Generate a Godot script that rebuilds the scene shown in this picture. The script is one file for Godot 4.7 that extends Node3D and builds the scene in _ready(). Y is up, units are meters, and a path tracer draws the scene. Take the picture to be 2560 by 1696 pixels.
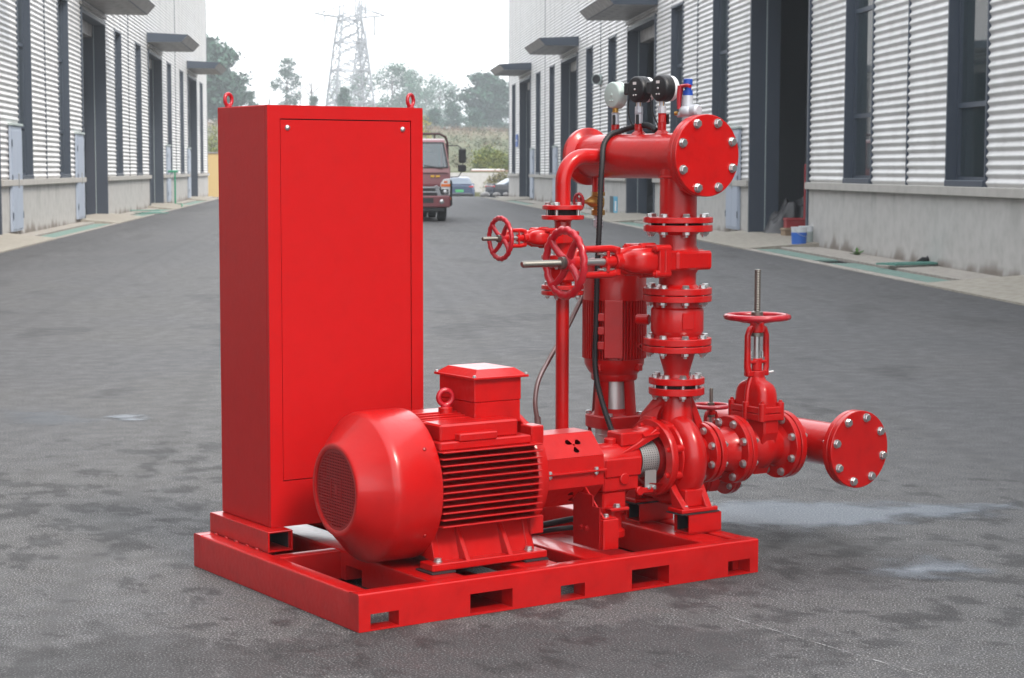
extends Node3D
# A red fire pump skid standing in a yard between two corrugated factory halls.
# World: the yard runs along -z, x is across it, y is up. The camera stands at the origin, 1.4 m high.

class G:  # collects triangles for one mesh
	var v := PackedVector3Array()
	var n := PackedVector3Array()
	var uv := PackedVector2Array()
	var c := PackedColorArray()
	var idx := PackedInt32Array()
	var T := Transform3D()
	var col := Color.WHITE
	var colored := false

	func at(t: Transform3D) -> G:
		T = t
		return self

	func vert(p: Vector3, nn: Vector3, u := Vector2.ZERO) -> int:
		v.append(T * p)
		n.append((T.basis * nn).normalized())
		uv.append(u)
		c.append(col)
		return v.size() - 1

	func face(a: int, b: int, d: int) -> void:
		var cr := (v[b] - v[a]).cross(v[d] - v[a])
		if cr.dot(n[a] + n[b] + n[d]) > 0.0:
			idx.append_array([a, d, b])
		else:
			idx.append_array([a, b, d])

	func quad(a: Vector3, b: Vector3, d: Vector3, e: Vector3, nn: Vector3) -> void:
		var i := vert(a, nn, Vector2(0, 0))
		vert(b, nn, Vector2(1, 0))
		vert(d, nn, Vector2(1, 1))
		vert(e, nn, Vector2(0, 1))
		face(i, i + 1, i + 2)
		face(i, i + 2, i + 3)

	func quad_smooth(p: Array, m: Array) -> void:
		var i := vert(p[0], m[0])
		for k in [1, 2, 3]:
			vert(p[k], m[k])
		face(i, i + 1, i + 2)
		face(i, i + 2, i + 3)

	func tri(a: Vector3, b: Vector3, d: Vector3, nn: Vector3) -> void:
		var i := vert(a, nn)
		vert(b, nn)
		vert(d, nn)
		face(i, i + 1, i + 2)

	func box(o: Vector3, s: Vector3, bev := 0.0) -> G:
		var h := s * 0.5
		var k := h - Vector3(bev, bev, bev)
		for ax in 3:
			var b := (ax + 1) % 3
			var d := (ax + 2) % 3
			for sg: float in [-1.0, 1.0]:
				var nn := Vector3()
				nn[ax] = sg
				var q := []
				for st in [[-1, -1], [1, -1], [1, 1], [-1, 1]]:
					var p := Vector3()
					p[ax] = sg * h[ax]
					p[b] = st[0] * k[b]
					p[d] = st[1] * k[d]
					q.append(o + p)
				quad(q[0], q[1], q[2], q[3], nn)
				if bev > 0.0:
					for s2 in [-1.0, 1.0]:
						var m := Vector3()
						m[ax] = sg
						m[b] = s2
						var r := []
						for e in [[1, -1], [1, 1], [0, 1], [0, -1]]:
							var p := Vector3()
							p[ax] = sg * (h[ax] if e[0] else k[ax])
							p[b] = s2 * (k[b] if e[0] else h[b])
							p[d] = e[1] * k[d]
							r.append(o + p)
						quad(r[0], r[1], r[2], r[3], m.normalized())
		if bev > 0.0:
			for sx in [-1.0, 1.0]:
				for sy in [-1.0, 1.0]:
					for sz in [-1.0, 1.0]:
						var g := Vector3(sx, sy, sz)
						tri(o + g * Vector3(h.x, k.y, k.z), o + g * Vector3(k.x, h.y, k.z), o + g * Vector3(k.x, k.y, h.z), g.normalized())
		return self

	func lathe(pr: Array, segs := 32, a0 := 0.0, a1 := TAU, flat := false) -> G:  # profile of Vector2(radius, height), outside on the right going up
		var nr := []
		for i in pr.size() - 1:
			var d: Vector2 = pr[i + 1] - pr[i]
			nr.append(Vector2(d.y, -d.x).normalized())
		for i in pr.size() - 1:
			var p0: Vector2 = pr[i]
			var p1: Vector2 = pr[i + 1]
			if (p1 - p0).length() < 1e-6:
				continue
			var n0: Vector2 = nr[i]
			var n1: Vector2 = nr[i]
			if i > 0 and nr[i - 1].dot(nr[i]) > 0.76:
				n0 = (nr[i - 1] + nr[i]).normalized()
			if i < nr.size() - 1 and nr[i + 1].dot(nr[i]) > 0.76:
				n1 = (nr[i + 1] + nr[i]).normalized()
			if flat:
				for k in segs:
					var a := a0 + (a1 - a0) * k / segs
					var b := a0 + (a1 - a0) * (k + 1) / segs
					var m := (a + b) * 0.5
					var nn := Vector3(cos(m) * nr[i].x, nr[i].y, sin(m) * nr[i].x)
					quad(Vector3(cos(a) * p0.x, p0.y, sin(a) * p0.x), Vector3(cos(b) * p0.x, p0.y, sin(b) * p0.x), Vector3(cos(b) * p1.x, p1.y, sin(b) * p1.x), Vector3(cos(a) * p1.x, p1.y, sin(a) * p1.x), nn)
			else:
				var base := v.size()
				for k in segs + 1:
					var a := a0 + (a1 - a0) * k / segs
					var ca := cos(a)
					var sa := sin(a)
					vert(Vector3(ca * p0.x, p0.y, sa * p0.x), Vector3(ca * n0.x, n0.y, sa * n0.x), Vector2(float(k) / segs, 0))
					vert(Vector3(ca * p1.x, p1.y, sa * p1.x), Vector3(ca * n1.x, n1.y, sa * n1.x), Vector2(float(k) / segs, 1))
				for k in segs:
					var q := base + k * 2
					if p0.x > 1e-5:
						face(q, q + 2, q + 1)
					if p1.x > 1e-5:
						face(q + 1, q + 2, q + 3)
		return self

	func cyl(r: float, h0: float, h1: float, segs := 24, bev := 0.0) -> G:
		if bev > 0.0:
			return lathe([Vector2(0, h0), Vector2(r - bev, h0), Vector2(r, h0 + bev), Vector2(r, h1 - bev), Vector2(r - bev, h1), Vector2(0, h1)], segs)
		return lathe([Vector2(0, h0), Vector2(r, h0), Vector2(r, h1), Vector2(0, h1)], segs)

	func extrude(poly: PackedVector2Array, z0: float, z1: float, bev := 0.0, smooth := false) -> G:
		var p := poly.duplicate()
		if Geometry2D.is_polygon_clockwise(p):
			p.reverse()
		var m := p.size()
		var ins := PackedVector2Array()
		var en := []
		for i in m:
			var d := (p[(i + 1) % m] - p[i]).normalized()
			en.append(Vector2(d.y, -d.x))
		for i in m:
			var a: Vector2 = en[(i + m - 1) % m]
			var b: Vector2 = en[i]
			ins.append(p[i] - (a + b) / maxf(0.3, 1.0 + a.dot(b)) * bev)
		var tr := Geometry2D.triangulate_polygon(ins)
		for sg: float in [-1.0, 1.0]:
			var z := z0 if sg < 0 else z1
			var base := v.size()
			for i in m:
				vert(Vector3(ins[i].x, ins[i].y, z), Vector3(0, 0, sg), ins[i])
			for i in range(0, tr.size(), 3):
				face(base + tr[i], base + tr[i + 1], base + tr[i + 2])
		for i in m:
			var j := (i + 1) % m
			var na: Vector2 = en[i]
			var nb: Vector2 = en[i]
			if smooth:
				var pa: Vector2 = en[(i + m - 1) % m]
				var pb: Vector2 = en[j]
				if pa.dot(en[i]) > 0.7:
					na = (pa + en[i]).normalized()
				if pb.dot(en[i]) > 0.7:
					nb = (pb + en[i]).normalized()
			var A := Vector3(na.x, na.y, 0)
			var B := Vector3(nb.x, nb.y, 0)
			quad_smooth([Vector3(p[i].x, p[i].y, z0 + bev), Vector3(p[j].x, p[j].y, z0 + bev), Vector3(p[j].x, p[j].y, z1 - bev), Vector3(p[i].x, p[i].y, z1 - bev)], [A, B, B, A])
			if bev > 0.0:
				for sg: float in [-1.0, 1.0]:
					var zi := z0 if sg < 0 else z1
					var zo := z0 + bev if sg < 0 else z1 - bev
					var N := (Vector3(en[i].x, en[i].y, sg)).normalized()
					quad(Vector3(p[i].x, p[i].y, zo), Vector3(p[j].x, p[j].y, zo), Vector3(ins[j].x, ins[j].y, zi), Vector3(ins[i].x, ins[i].y, zi), N)
		return self

	func tube(pts: Array, r: float, segs := 8, caps := true, radii := []) -> G:
		var m := pts.size()
		var up := Vector3.UP
		var d0: Vector3 = (pts[1] - pts[0]).normalized()
		if absf(d0.dot(up)) > 0.9:
			up = Vector3.RIGHT
		var x := d0.cross(up).normalized()
		var base := v.size()
		for i in m:
			var d: Vector3
			if i == 0:
				d = d0
			elif i == m - 1:
				d = (pts[i] - pts[i - 1]).normalized()
			else:
				d = (pts[i + 1] - pts[i - 1]).normalized()
			x = (x - d * x.dot(d)).normalized()
			var y := d.cross(x)
			var rr: float = radii[i] if radii.size() else r
			for k in segs + 1:
				var a := TAU * k / segs
				var o := x * cos(a) + y * sin(a)
				vert(pts[i] + o * rr, o, Vector2(float(k) / segs, float(i)))
			if caps and (i == 0 or i == m - 1):
				var s := -1.0 if i == 0 else 1.0
				var q := vert(pts[i], d * s)
				for k in segs + 1:
					var a := TAU * k / segs
					vert(pts[i] + (x * cos(a) + y * sin(a)) * rr, d * s)
				for k in segs:
					face(q, q + 1 + k, q + 2 + k)
				if i == 0:
					base = v.size()
					for k in segs + 1:
						var a := TAU * k / segs
						var o := x * cos(a) + y * sin(a)
						vert(pts[i] + o * rr, o, Vector2(float(k) / segs, 0))
		for i in m - 1:
			for k in segs:
				var q := base + i * (segs + 1) + k
				face(q, q + 1, q + segs + 1)
				face(q + 1, q + segs + 2, q + segs + 1)
		return self

	func ball(o: Vector3, r: float, segs := 12, sy := 1.0) -> G:
		var keep := T
		T = T * Transform3D(Basis(), o)
		var pr := []
		for k in 9:
			var a := -PI / 2 + PI * k / 8
			pr.append(Vector2(cos(a) * r, sin(a) * r * sy))
		lathe(pr, segs)
		T = keep
		return self

	func skin(rings: Array) -> G:  # closed rings of points joined into one smooth surface, capped at the end
		var m: int = rings[0].size()
		var base := v.size()
		var acc := PackedVector3Array()
		acc.resize(m * rings.size())
		var ctr := Vector3.ZERO
		for r in rings:
			for p: Vector3 in r:
				ctr += p / float(m * rings.size())
		for i in rings.size() - 1:
			for k in m:
				var k2 := (k + 1) % m
				var a: Vector3 = rings[i][k]
				var b: Vector3 = rings[i][k2]
				var d: Vector3 = rings[i + 1][k2]
				var e: Vector3 = rings[i + 1][k]
				var nn := (d - a).cross(e - b)
				if nn.dot((a + b + d + e) / 4.0 - ctr) < 0.0:
					nn = -nn
				for q in [i * m + k, i * m + k2, (i + 1) * m + k2, (i + 1) * m + k]:
					acc[q] += nn
		for i in rings.size():
			for k in m:
				vert(rings[i][k], acc[i * m + k].normalized())
		for i in rings.size() - 1:
			for k in m:
				var k2 := (k + 1) % m
				face(base + i * m + k, base + i * m + k2, base + (i + 1) * m + k2)
				face(base + i * m + k, base + (i + 1) * m + k2, base + (i + 1) * m + k)
		var last: Array = rings[-1]
		var mid := Vector3.ZERO
		for p: Vector3 in last:
			mid += p / float(m)
		var up := (mid - ctr).normalized()
		var c0 := vert(mid, up)
		for p: Vector3 in last:
			vert(p, up)
		for k in m:
			face(c0, c0 + 1 + k, c0 + 1 + (k + 1) % m)
		return self

	func mesh() -> ArrayMesh:
		var a := []
		a.resize(Mesh.ARRAY_MAX)
		a[Mesh.ARRAY_VERTEX] = v
		a[Mesh.ARRAY_NORMAL] = n
		a[Mesh.ARRAY_TEX_UV] = uv
		if colored:
			a[Mesh.ARRAY_COLOR] = c
		a[Mesh.ARRAY_INDEX] = idx
		var r := ArrayMesh.new()
		r.add_surface_from_arrays(Mesh.PRIMITIVE_TRIANGLES, a)
		return r


var M := {}
var used := {}
var cache := {}


func numbered(called: String) -> String:
	var k: int = used.get(called, 0)
	used[called] = k + 1
	return called if k == 0 else "%s_%03d" % [called, k]


func tag(o: Node, label: String, category := "", group := "", kind := "") -> Node:
	if label:
		o.set_meta("label", label)
	if category:
		o.set_meta("category", category)
	if group:
		o.set_meta("group", group)
	if kind:
		o.set_meta("kind", kind)
	return o


func thing(called: String, label: String, category: String, at := Vector3.ZERO, turn := 0.0, group := "") -> Node3D:
	var o := Node3D.new()
	o.name = numbered(called)
	add_child(o, true)
	o.position = at
	o.rotation.y = turn
	tag(o, label, category, group)
	return o


func put(called: String, what, m: Material, parent: Node, xf := Transform3D()) -> MeshInstance3D:
	var o := MeshInstance3D.new()
	o.mesh = what.mesh() if what is G else what
	o.material_override = m
	o.transform = xf
	if parent == self:
		o.name = numbered(called)
	else:
		var k := 0
		o.name = called
		while parent.has_node(NodePath(o.name)):
			k += 1
			o.name = "%s_%03d" % [called, k]
	parent.add_child(o, true)
	return o


func single(called: String, what, m: Material, label: String, category: String, at := Vector3.ZERO, turn := 0.0, group := "") -> MeshInstance3D:
	var o := put(called, what, m, self, Transform3D(Basis(Vector3.UP, turn), at))
	tag(o, label, category, group)
	return o


func structure(called: String, what, m: Material, parent: Node = self) -> MeshInstance3D:
	var o := put(called, what, m, parent)
	o.set_meta("kind", "structure")
	return o


func lin(r: float, g: float, b: float) -> Color:
	return Color(r, g, b).linear_to_srgb()


func mat(name_: String, col: Color, rough := 0.6, metal := 0.0, spec := 0.5) -> StandardMaterial3D:
	var m := StandardMaterial3D.new()
	m.resource_name = name_
	m.albedo_color = col.linear_to_srgb()
	m.roughness = rough
	m.metallic = metal
	m.metallic_specular = spec
	m.cull_mode = BaseMaterial3D.CULL_DISABLED
	M[name_] = m
	return m


func noise_image(size: int, freq: float, seed_: int, oct := 4, type := FastNoiseLite.TYPE_SIMPLEX_SMOOTH) -> Image:
	var f := FastNoiseLite.new()
	f.seed = seed_
	f.noise_type = type
	f.frequency = freq
	f.fractal_octaves = oct
	var im := f.get_seamless_image(size, size)
	im.convert(Image.FORMAT_L8)
	return im


func ramp(im: Image, cols: Array) -> Image:  # maps grey 0..1 onto a list of colours (linear values, stored as sRGB)
	var w := im.get_width()
	var data := im.get_data()
	var out := PackedByteArray()
	out.resize(data.size() * 3)
	var lut := []
	for i in 256:
		var t := i / 255.0 * (cols.size() - 1)
		var k := mini(int(t), cols.size() - 2)
		var cc: Color = cols[k].lerp(cols[k + 1], t - k).linear_to_srgb()
		lut.append([int(cc.r * 255), int(cc.g * 255), int(cc.b * 255)])
	for i in data.size():
		var l: Array = lut[data[i]]
		out[i * 3] = l[0]
		out[i * 3 + 1] = l[1]
		out[i * 3 + 2] = l[2]
	var r := Image.create_from_data(w, im.get_height(), false, Image.FORMAT_RGB8, out)
	return r


func tex(im: Image) -> ImageTexture:
	im.generate_mipmaps()
	return ImageTexture.create_from_image(im)


func triplanar(m: StandardMaterial3D, scale: float, world := true) -> void:
	m.uv1_triplanar = true
	m.uv1_world_triplanar = world
	m.uv1_scale = Vector3.ONE * scale


func fr(o: Vector3, y: Vector3, xh := Vector3.UP) -> Transform3D:  # a frame at o whose y axis points along y
	var yy := y.normalized()
	if absf(yy.dot(xh)) > 0.99:
		xh = Vector3.RIGHT
	var z := xh.cross(yy).normalized()
	return Transform3D(Basis(yy.cross(z), yy, z), o)


func P(u: float, v: float, y: float) -> Vector3:  # pump coordinates: along the skid, across it away from the camera, up
	return Vector3(u, y, -v)


func rounded_rect(w: float, h: float, r: float, seg := 4) -> PackedVector2Array:
	var p := PackedVector2Array()
	for q in 4:
		var cx := (w / 2 - r) * (1 if q in [0, 3] else -1)
		var cy := (h / 2 - r) * (1 if q in [0, 1] else -1)
		for k in seg + 1:
			var a := PI / 2 * (q + float(k) / seg)
			p.append(Vector2(cx + cos(a) * r, cy + sin(a) * r))
	return p


func _ready() -> void:
	var cam := Camera3D.new()
	cam.name = "camera"
	cam.position = Vector3(0, 1.4, 0)
	cam.rotation = Vector3(-0.08875, -0.0897, 0.00154)
	cam.fov = 20.13
	cam.near = 0.1
	cam.far = 2000.0
	var lens := CameraAttributesPhysical.new()
	lens.frustum_focus_distance = 6.6
	lens.frustum_focal_length = 67.6
	lens.exposure_aperture = 11.0
	cam.attributes = lens
	add_child(cam)
	cam.fov = 20.13
	var sky := ProceduralSkyMaterial.new()
	sky.sky_top_color = Color(0.84, 0.855, 0.875)
	sky.sky_horizon_color = Color(0.965, 0.968, 0.975)
	sky.sky_curve = 0.25
	sky.ground_horizon_color = Color(0.55, 0.56, 0.58)
	sky.ground_bottom_color = Color(0.35, 0.36, 0.37)
	sky.sky_energy_multiplier = 1.0
	var env := Environment.new()
	env.background_mode = Environment.BG_SKY
	env.sky = Sky.new()
	env.sky.sky_material = sky
	env.background_energy_multiplier = 1.5
	env.tonemap_mode = Environment.TONE_MAPPER_LINEAR
	env.tonemap_exposure = 2.25
	env.fog_enabled = true
	env.fog_density = 0.0012
	env.fog_light_color = Color(0.92, 0.945, 0.97)
	env.sdfgi_enabled = true
	env.ssao_enabled = true
	env.ssil_enabled = true
	var we := WorldEnvironment.new()
	we.name = "daylight"
	we.environment = env
	add_child(we)
	var sun := DirectionalLight3D.new()
	sun.name = "veiled_sun"
	sun.light_energy = 0.5
	sun.light_color = Color(1.0, 0.97, 0.93)
	sun.light_angular_distance = 14.0
	sun.shadow_enabled = true
	add_child(sun)
	sun.look_at_from_position(Vector3(5, 9, 7), Vector3.ZERO)

	materials()
	ground_and_road()
	halls()
	yard_details()
	background()
	fire_pump()
	truck()
	cars()


func materials() -> void:
	# red paint: slightly uneven gloss and a faint orange peel
	var peel := noise_image(256, 0.04, 11, 2)
	peel.bump_map_to_normal_map(1.2)
	var gloss := ramp(noise_image(256, 0.012, 12, 4), [Color(0.8, 0.8, 0.8), Color(1, 1, 1)])
	var blotch := noise_image(512, 0.006, 13, 6)
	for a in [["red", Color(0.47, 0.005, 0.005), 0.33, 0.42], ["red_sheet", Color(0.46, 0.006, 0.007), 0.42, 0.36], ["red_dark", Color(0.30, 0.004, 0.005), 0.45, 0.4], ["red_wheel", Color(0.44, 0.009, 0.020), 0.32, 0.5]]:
		var m := mat(a[0], a[1], a[2], 0.0, a[3])
		m.normal_enabled = true
		m.normal_texture = tex(peel) if not cache.has("peel") else cache.peel
		cache["peel"] = m.normal_texture
		m.normal_scale = 0.12 if a[0] == "red_sheet" else 0.28
		m.albedo_color = Color.WHITE
		var hue: Color = a[1]
		m.albedo_texture = tex(ramp(blotch, [hue * 0.94, hue * 0.985, hue, hue * 1.02] if a[0] == "red_sheet" else [hue * 0.82, hue * 0.95, hue, hue * 1.05]))
		m.roughness_texture = tex(gloss) if not cache.has("gloss") else cache.gloss
		cache["gloss"] = m.roughness_texture
		triplanar(m, 3.0, false)
		if a[0] != "red_sheet":
			m.clearcoat_enabled = true
			m.clearcoat = 0.35
			m.clearcoat_roughness = 0.14
	mat("bolt", Color(0.55, 0.56, 0.56), 0.34, 0.9)
	mat("steel", Color(0.50, 0.50, 0.50), 0.35, 0.9)
	mat("thread", Color(0.20, 0.19, 0.17), 0.42, 0.8)
	mat("stainless", Color(0.62, 0.62, 0.61), 0.36, 0.6)
	mat("perforated", Color(0.34, 0.34, 0.34), 0.5, 0.5)
	mat("braid", Color(0.38, 0.30, 0.29), 0.4, 0.8)
	mat("brass", Color(0.50, 0.28, 0.07), 0.4, 0.75)
	mat("black", Color(0.012, 0.012, 0.014), 0.45)
	mat("rubber", Color(0.014, 0.014, 0.016), 0.55)
	mat("gasket", Color(0.01, 0.009, 0.01), 0.8)
	mat("dark_hole", Color(0.008, 0.004, 0.004), 0.9)
	mat("gauge_grey", Color(0.42, 0.50, 0.47), 0.4)
	mat("gauge_white", Color(0.70, 0.71, 0.72), 0.35)
	mat("silver", Color(0.50, 0.52, 0.56), 0.4, 0.25)
	mat("blue_cap", Color(0.01, 0.06, 0.36), 0.4)
	mat("paper", Color(0.7, 0.66, 0.64), 0.7)
	mat("white_plastic", Color(0.75, 0.75, 0.75), 0.4)
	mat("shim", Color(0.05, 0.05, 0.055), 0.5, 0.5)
	# halls
	var sheet := mat("cladding", Color(1, 1, 1), 0.45)
	sheet.albedo_texture = tex(ramp(noise_image(512, 0.01, 21, 5), [Color(0.52, 0.515, 0.505), Color(0.65, 0.645, 0.64), Color(0.71, 0.705, 0.70)]))
	triplanar(sheet, 0.35)
	mat("trim", Color(0.045, 0.06, 0.085), 0.5)
	mat("frame", Color(0.05, 0.065, 0.09), 0.45)
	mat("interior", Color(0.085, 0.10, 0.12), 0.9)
	var soffit := mat("soffit", Color(1, 1, 1), 0.55)
	soffit.albedo_texture = tex(ramp(noise_image(256, 0.02, 22, 5), [Color(0.16, 0.15, 0.145), Color(0.30, 0.28, 0.27), Color(0.42, 0.41, 0.40)]))
	triplanar(soffit, 0.6)
	var conc := mat("concrete", Color(1, 1, 1), 0.85)
	conc.albedo_texture = tex(ramp(noise_image(512, 0.012, 23, 6), [Color(0.385, 0.376, 0.362), Color(0.44, 0.43, 0.415), Color(0.475, 0.465, 0.45)]))
	conc.vertex_color_use_as_albedo = true
	triplanar(conc, 0.5)
	var pave := mat("pavement", Color(1, 1, 1), 0.85)
	pave.albedo_texture = tex(ramp(noise_image(512, 0.015, 24, 6), [Color(0.26, 0.235, 0.205), Color(0.34, 0.31, 0.275), Color(0.40, 0.37, 0.33)]))
	pave.vertex_color_use_as_albedo = true
	triplanar(pave, 0.7)
	var gl := mat("glass", Color(0.05, 0.08, 0.09), 0.03)
	gl.transparency = BaseMaterial3D.TRANSPARENCY_ALPHA
	gl.albedo_color.a = 0.22
	mat("steel_door", Color(0.36, 0.41, 0.50), 0.5)
	mat("grate", Color(0.22, 0.33, 0.29), 0.7)
	mat("grate_green", Color(0.10, 0.26, 0.22), 0.6)
	mat("pipe_green", Color(0.03, 0.26, 0.15), 0.5)
	mat("tarp", Color(0.03, 0.03, 0.033), 0.45)
	mat("crate_red", Color(0.30, 0.02, 0.025), 0.5)
	mat("wood", Color(0.28, 0.20, 0.13), 0.8)
	mat("can_blue", Color(0.03, 0.13, 0.50), 0.4)
	mat("can_white", Color(0.62, 0.65, 0.68), 0.4)
	mat("vent_grey", Color(0.40, 0.46, 0.45), 0.6)
	mat("rust", Color(0.25, 0.11, 0.05), 0.9)
	mat("sign_blue", Color(0.03, 0.12, 0.45), 0.5)
	mat("poster_cyan", Color(0.05, 0.35, 0.55), 0.6)
	mat("poster_dark", Color(0.04, 0.07, 0.09), 0.6)
	mat("weed", Color(0.07, 0.15, 0.035), 0.7)
	# asphalt: fine aggregate in colour and relief, the broad stains are vertex colours
	var asp := mat("asphalt", Color(1, 1, 1), 0.85)
	var grain := noise_image(2048, 0.11, 31, 3)
	asp.albedo_texture = tex(ramp(grain, [Color(0.015, 0.015, 0.015), Color(0.016, 0.016, 0.016), Color(0.024, 0.024, 0.024), Color(0.050, 0.049, 0.049), Color(0.066, 0.0645, 0.064), Color(0.078, 0.0765, 0.076), Color(0.115, 0.113, 0.112), Color(0.31, 0.305, 0.30), Color(0.52, 0.52, 0.52), Color(0.6, 0.6, 0.6)]))
	var gn := noise_image(2048, 0.11, 31, 3)
	gn.bump_map_to_normal_map(2.5)
	asp.normal_enabled = true
	asp.normal_texture = tex(gn)
	asp.normal_scale = 0.12
	asp.roughness_texture = tex(ramp(noise_image(512, 0.02, 33, 4), [Color(0.42, 0.42, 0.42), Color(1, 1, 1)]))
	asp.vertex_color_use_as_albedo = true
	triplanar(asp, 0.5)
	asp.uv1_triplanar_sharpness = 4.0
	var earth := mat("earth", Color(1, 1, 1), 0.95)
	earth.vertex_color_use_as_albedo = true
	var wet := mat("wet", Color(1, 1, 1), 0.30, 0.0, 0.55)
	wet.transparency = BaseMaterial3D.TRANSPARENCY_ALPHA
	wet.vertex_color_use_as_albedo = true
	wet.albedo_texture = tex(ramp(noise_image(1024, 0.10, 34, 3), [Color(0.03, 0.034, 0.04), Color(0.07, 0.082, 0.10), Color(0.125, 0.148, 0.18), Color(0.165, 0.192, 0.23), Color(0.24, 0.27, 0.31), Color(0.45, 0.47, 0.5), Color(0.6, 0.6, 0.6)]))  # pale bluish grain: the reflected sky is painted into the film's colour
	wet.normal_enabled = true
	wet.normal_texture = asp.normal_texture
	wet.normal_scale = 0.08
	triplanar(wet, 0.9)
	var chalk := mat("chalk", Color(0.7, 0.7, 0.7), 0.9)
	chalk.transparency = BaseMaterial3D.TRANSPARENCY_ALPHA
	chalk.vertex_color_use_as_albedo = true
	var leaf := mat("leaf", Color(1, 1, 1), 0.7)
	leaf.vertex_color_use_as_albedo = true
	leaf.backlight_enabled = true
	leaf.backlight = Color(0.10, 0.13, 0.06)
	mat("bark", Color(0.10, 0.085, 0.075), 0.9)
	mat("lattice", Color(0.22, 0.24, 0.26), 0.6, 0.2)
	# vehicles
	mat("maroon", Color(0.15, 0.009, 0.018), 0.3)
	M.maroon.clearcoat_enabled = true
	mat("maroon_dark", Color(0.05, 0.008, 0.012), 0.5)
	mat("vehicle_black", Color(0.015, 0.015, 0.017), 0.5)
	mat("tyre", Color(0.02, 0.02, 0.021), 0.85)
	mat("rim_grey", Color(0.25, 0.25, 0.26), 0.5, 0.4)
	mat("chrome", Color(0.55, 0.55, 0.56), 0.25, 0.8)
	mat("grille_grey", Color(0.30, 0.31, 0.33), 0.4, 0.3)
	var wg := mat("windscreen", Color(0.26, 0.31, 0.34), 0.05)
	wg.transparency = BaseMaterial3D.TRANSPARENCY_ALPHA
	wg.albedo_color.a = 0.45
	var lg := mat("lamp_glass", Color(0.8, 0.82, 0.84), 0.08)
	lg.metallic = 0.3
	mat("amber", Color(0.70, 0.16, 0.02), 0.2)
	mat("lamp_red", Color(0.45, 0.02, 0.02), 0.2)
	mat("yellow", Color(0.70, 0.40, 0.03), 0.4)
	mat("plate_green", Color(0.08, 0.42, 0.16), 0.5)
	mat("car_blue", Color(0.05, 0.08, 0.16), 0.25, 0.3)
	M.car_blue.clearcoat_enabled = true
	mat("car_black", Color(0.02, 0.024, 0.035), 0.2, 0.3)
	M.car_black.clearcoat_enabled = true
	mat("car_glass", Color(0.10, 0.13, 0.17), 0.05)
	mat("seat_cloth", Color(0.10, 0.10, 0.11), 0.9)
	mat("yellow_wall", Color(0.62, 0.45, 0.20), 0.8)
	mat("tile_red", Color(0.30, 0.16, 0.14), 0.8)


func fbm(seed_: int, freq: float, oct := 4) -> FastNoiseLite:
	var f := FastNoiseLite.new()
	f.seed = seed_
	f.frequency = freq
	f.fractal_octaves = oct
	return f


func land(x: float, t: float) -> float:  # height of the land; level in the yard, dipping past its end, then a hill
	var y := 0.0
	if t > 97.0:
		y = -0.55 * smoothstep(97.0, 114.0, t)
	if t > 131.0:
		var crest := 6.4 - 0.03 * x
		y = 1.15 + (crest - 1.15) * pow(smoothstep(118.0, 232.0, t), 1.15) + 0.4 * (1.0 - absf(smoothstep(131.0, 232.0, t) * 2.0 - 1.0)) * sin(x * 0.23 + t * 0.07)
	return y


func sheet_grid(xs: Array, ts: Array, height: Callable, tint: Callable) -> G:
	var g := G.new()
	g.colored = true
	var w := xs.size()
	for t in ts:
		for x in xs:
			var h: float = height.call(x, t)
			var e := 0.3
			var nn := Vector3(height.call(x - e, t) - height.call(x + e, t), 2 * e, height.call(x, t + e) - height.call(x, t - e))
			g.col = tint.call(x, t)
			g.vert(Vector3(x, h, -t), nn)
	for j in ts.size() - 1:
		for i in w - 1:
			var q := j * w + i
			g.idx.append_array([q, q + w, q + 1, q + 1, q + w, q + w + 1])
	return g


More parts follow.
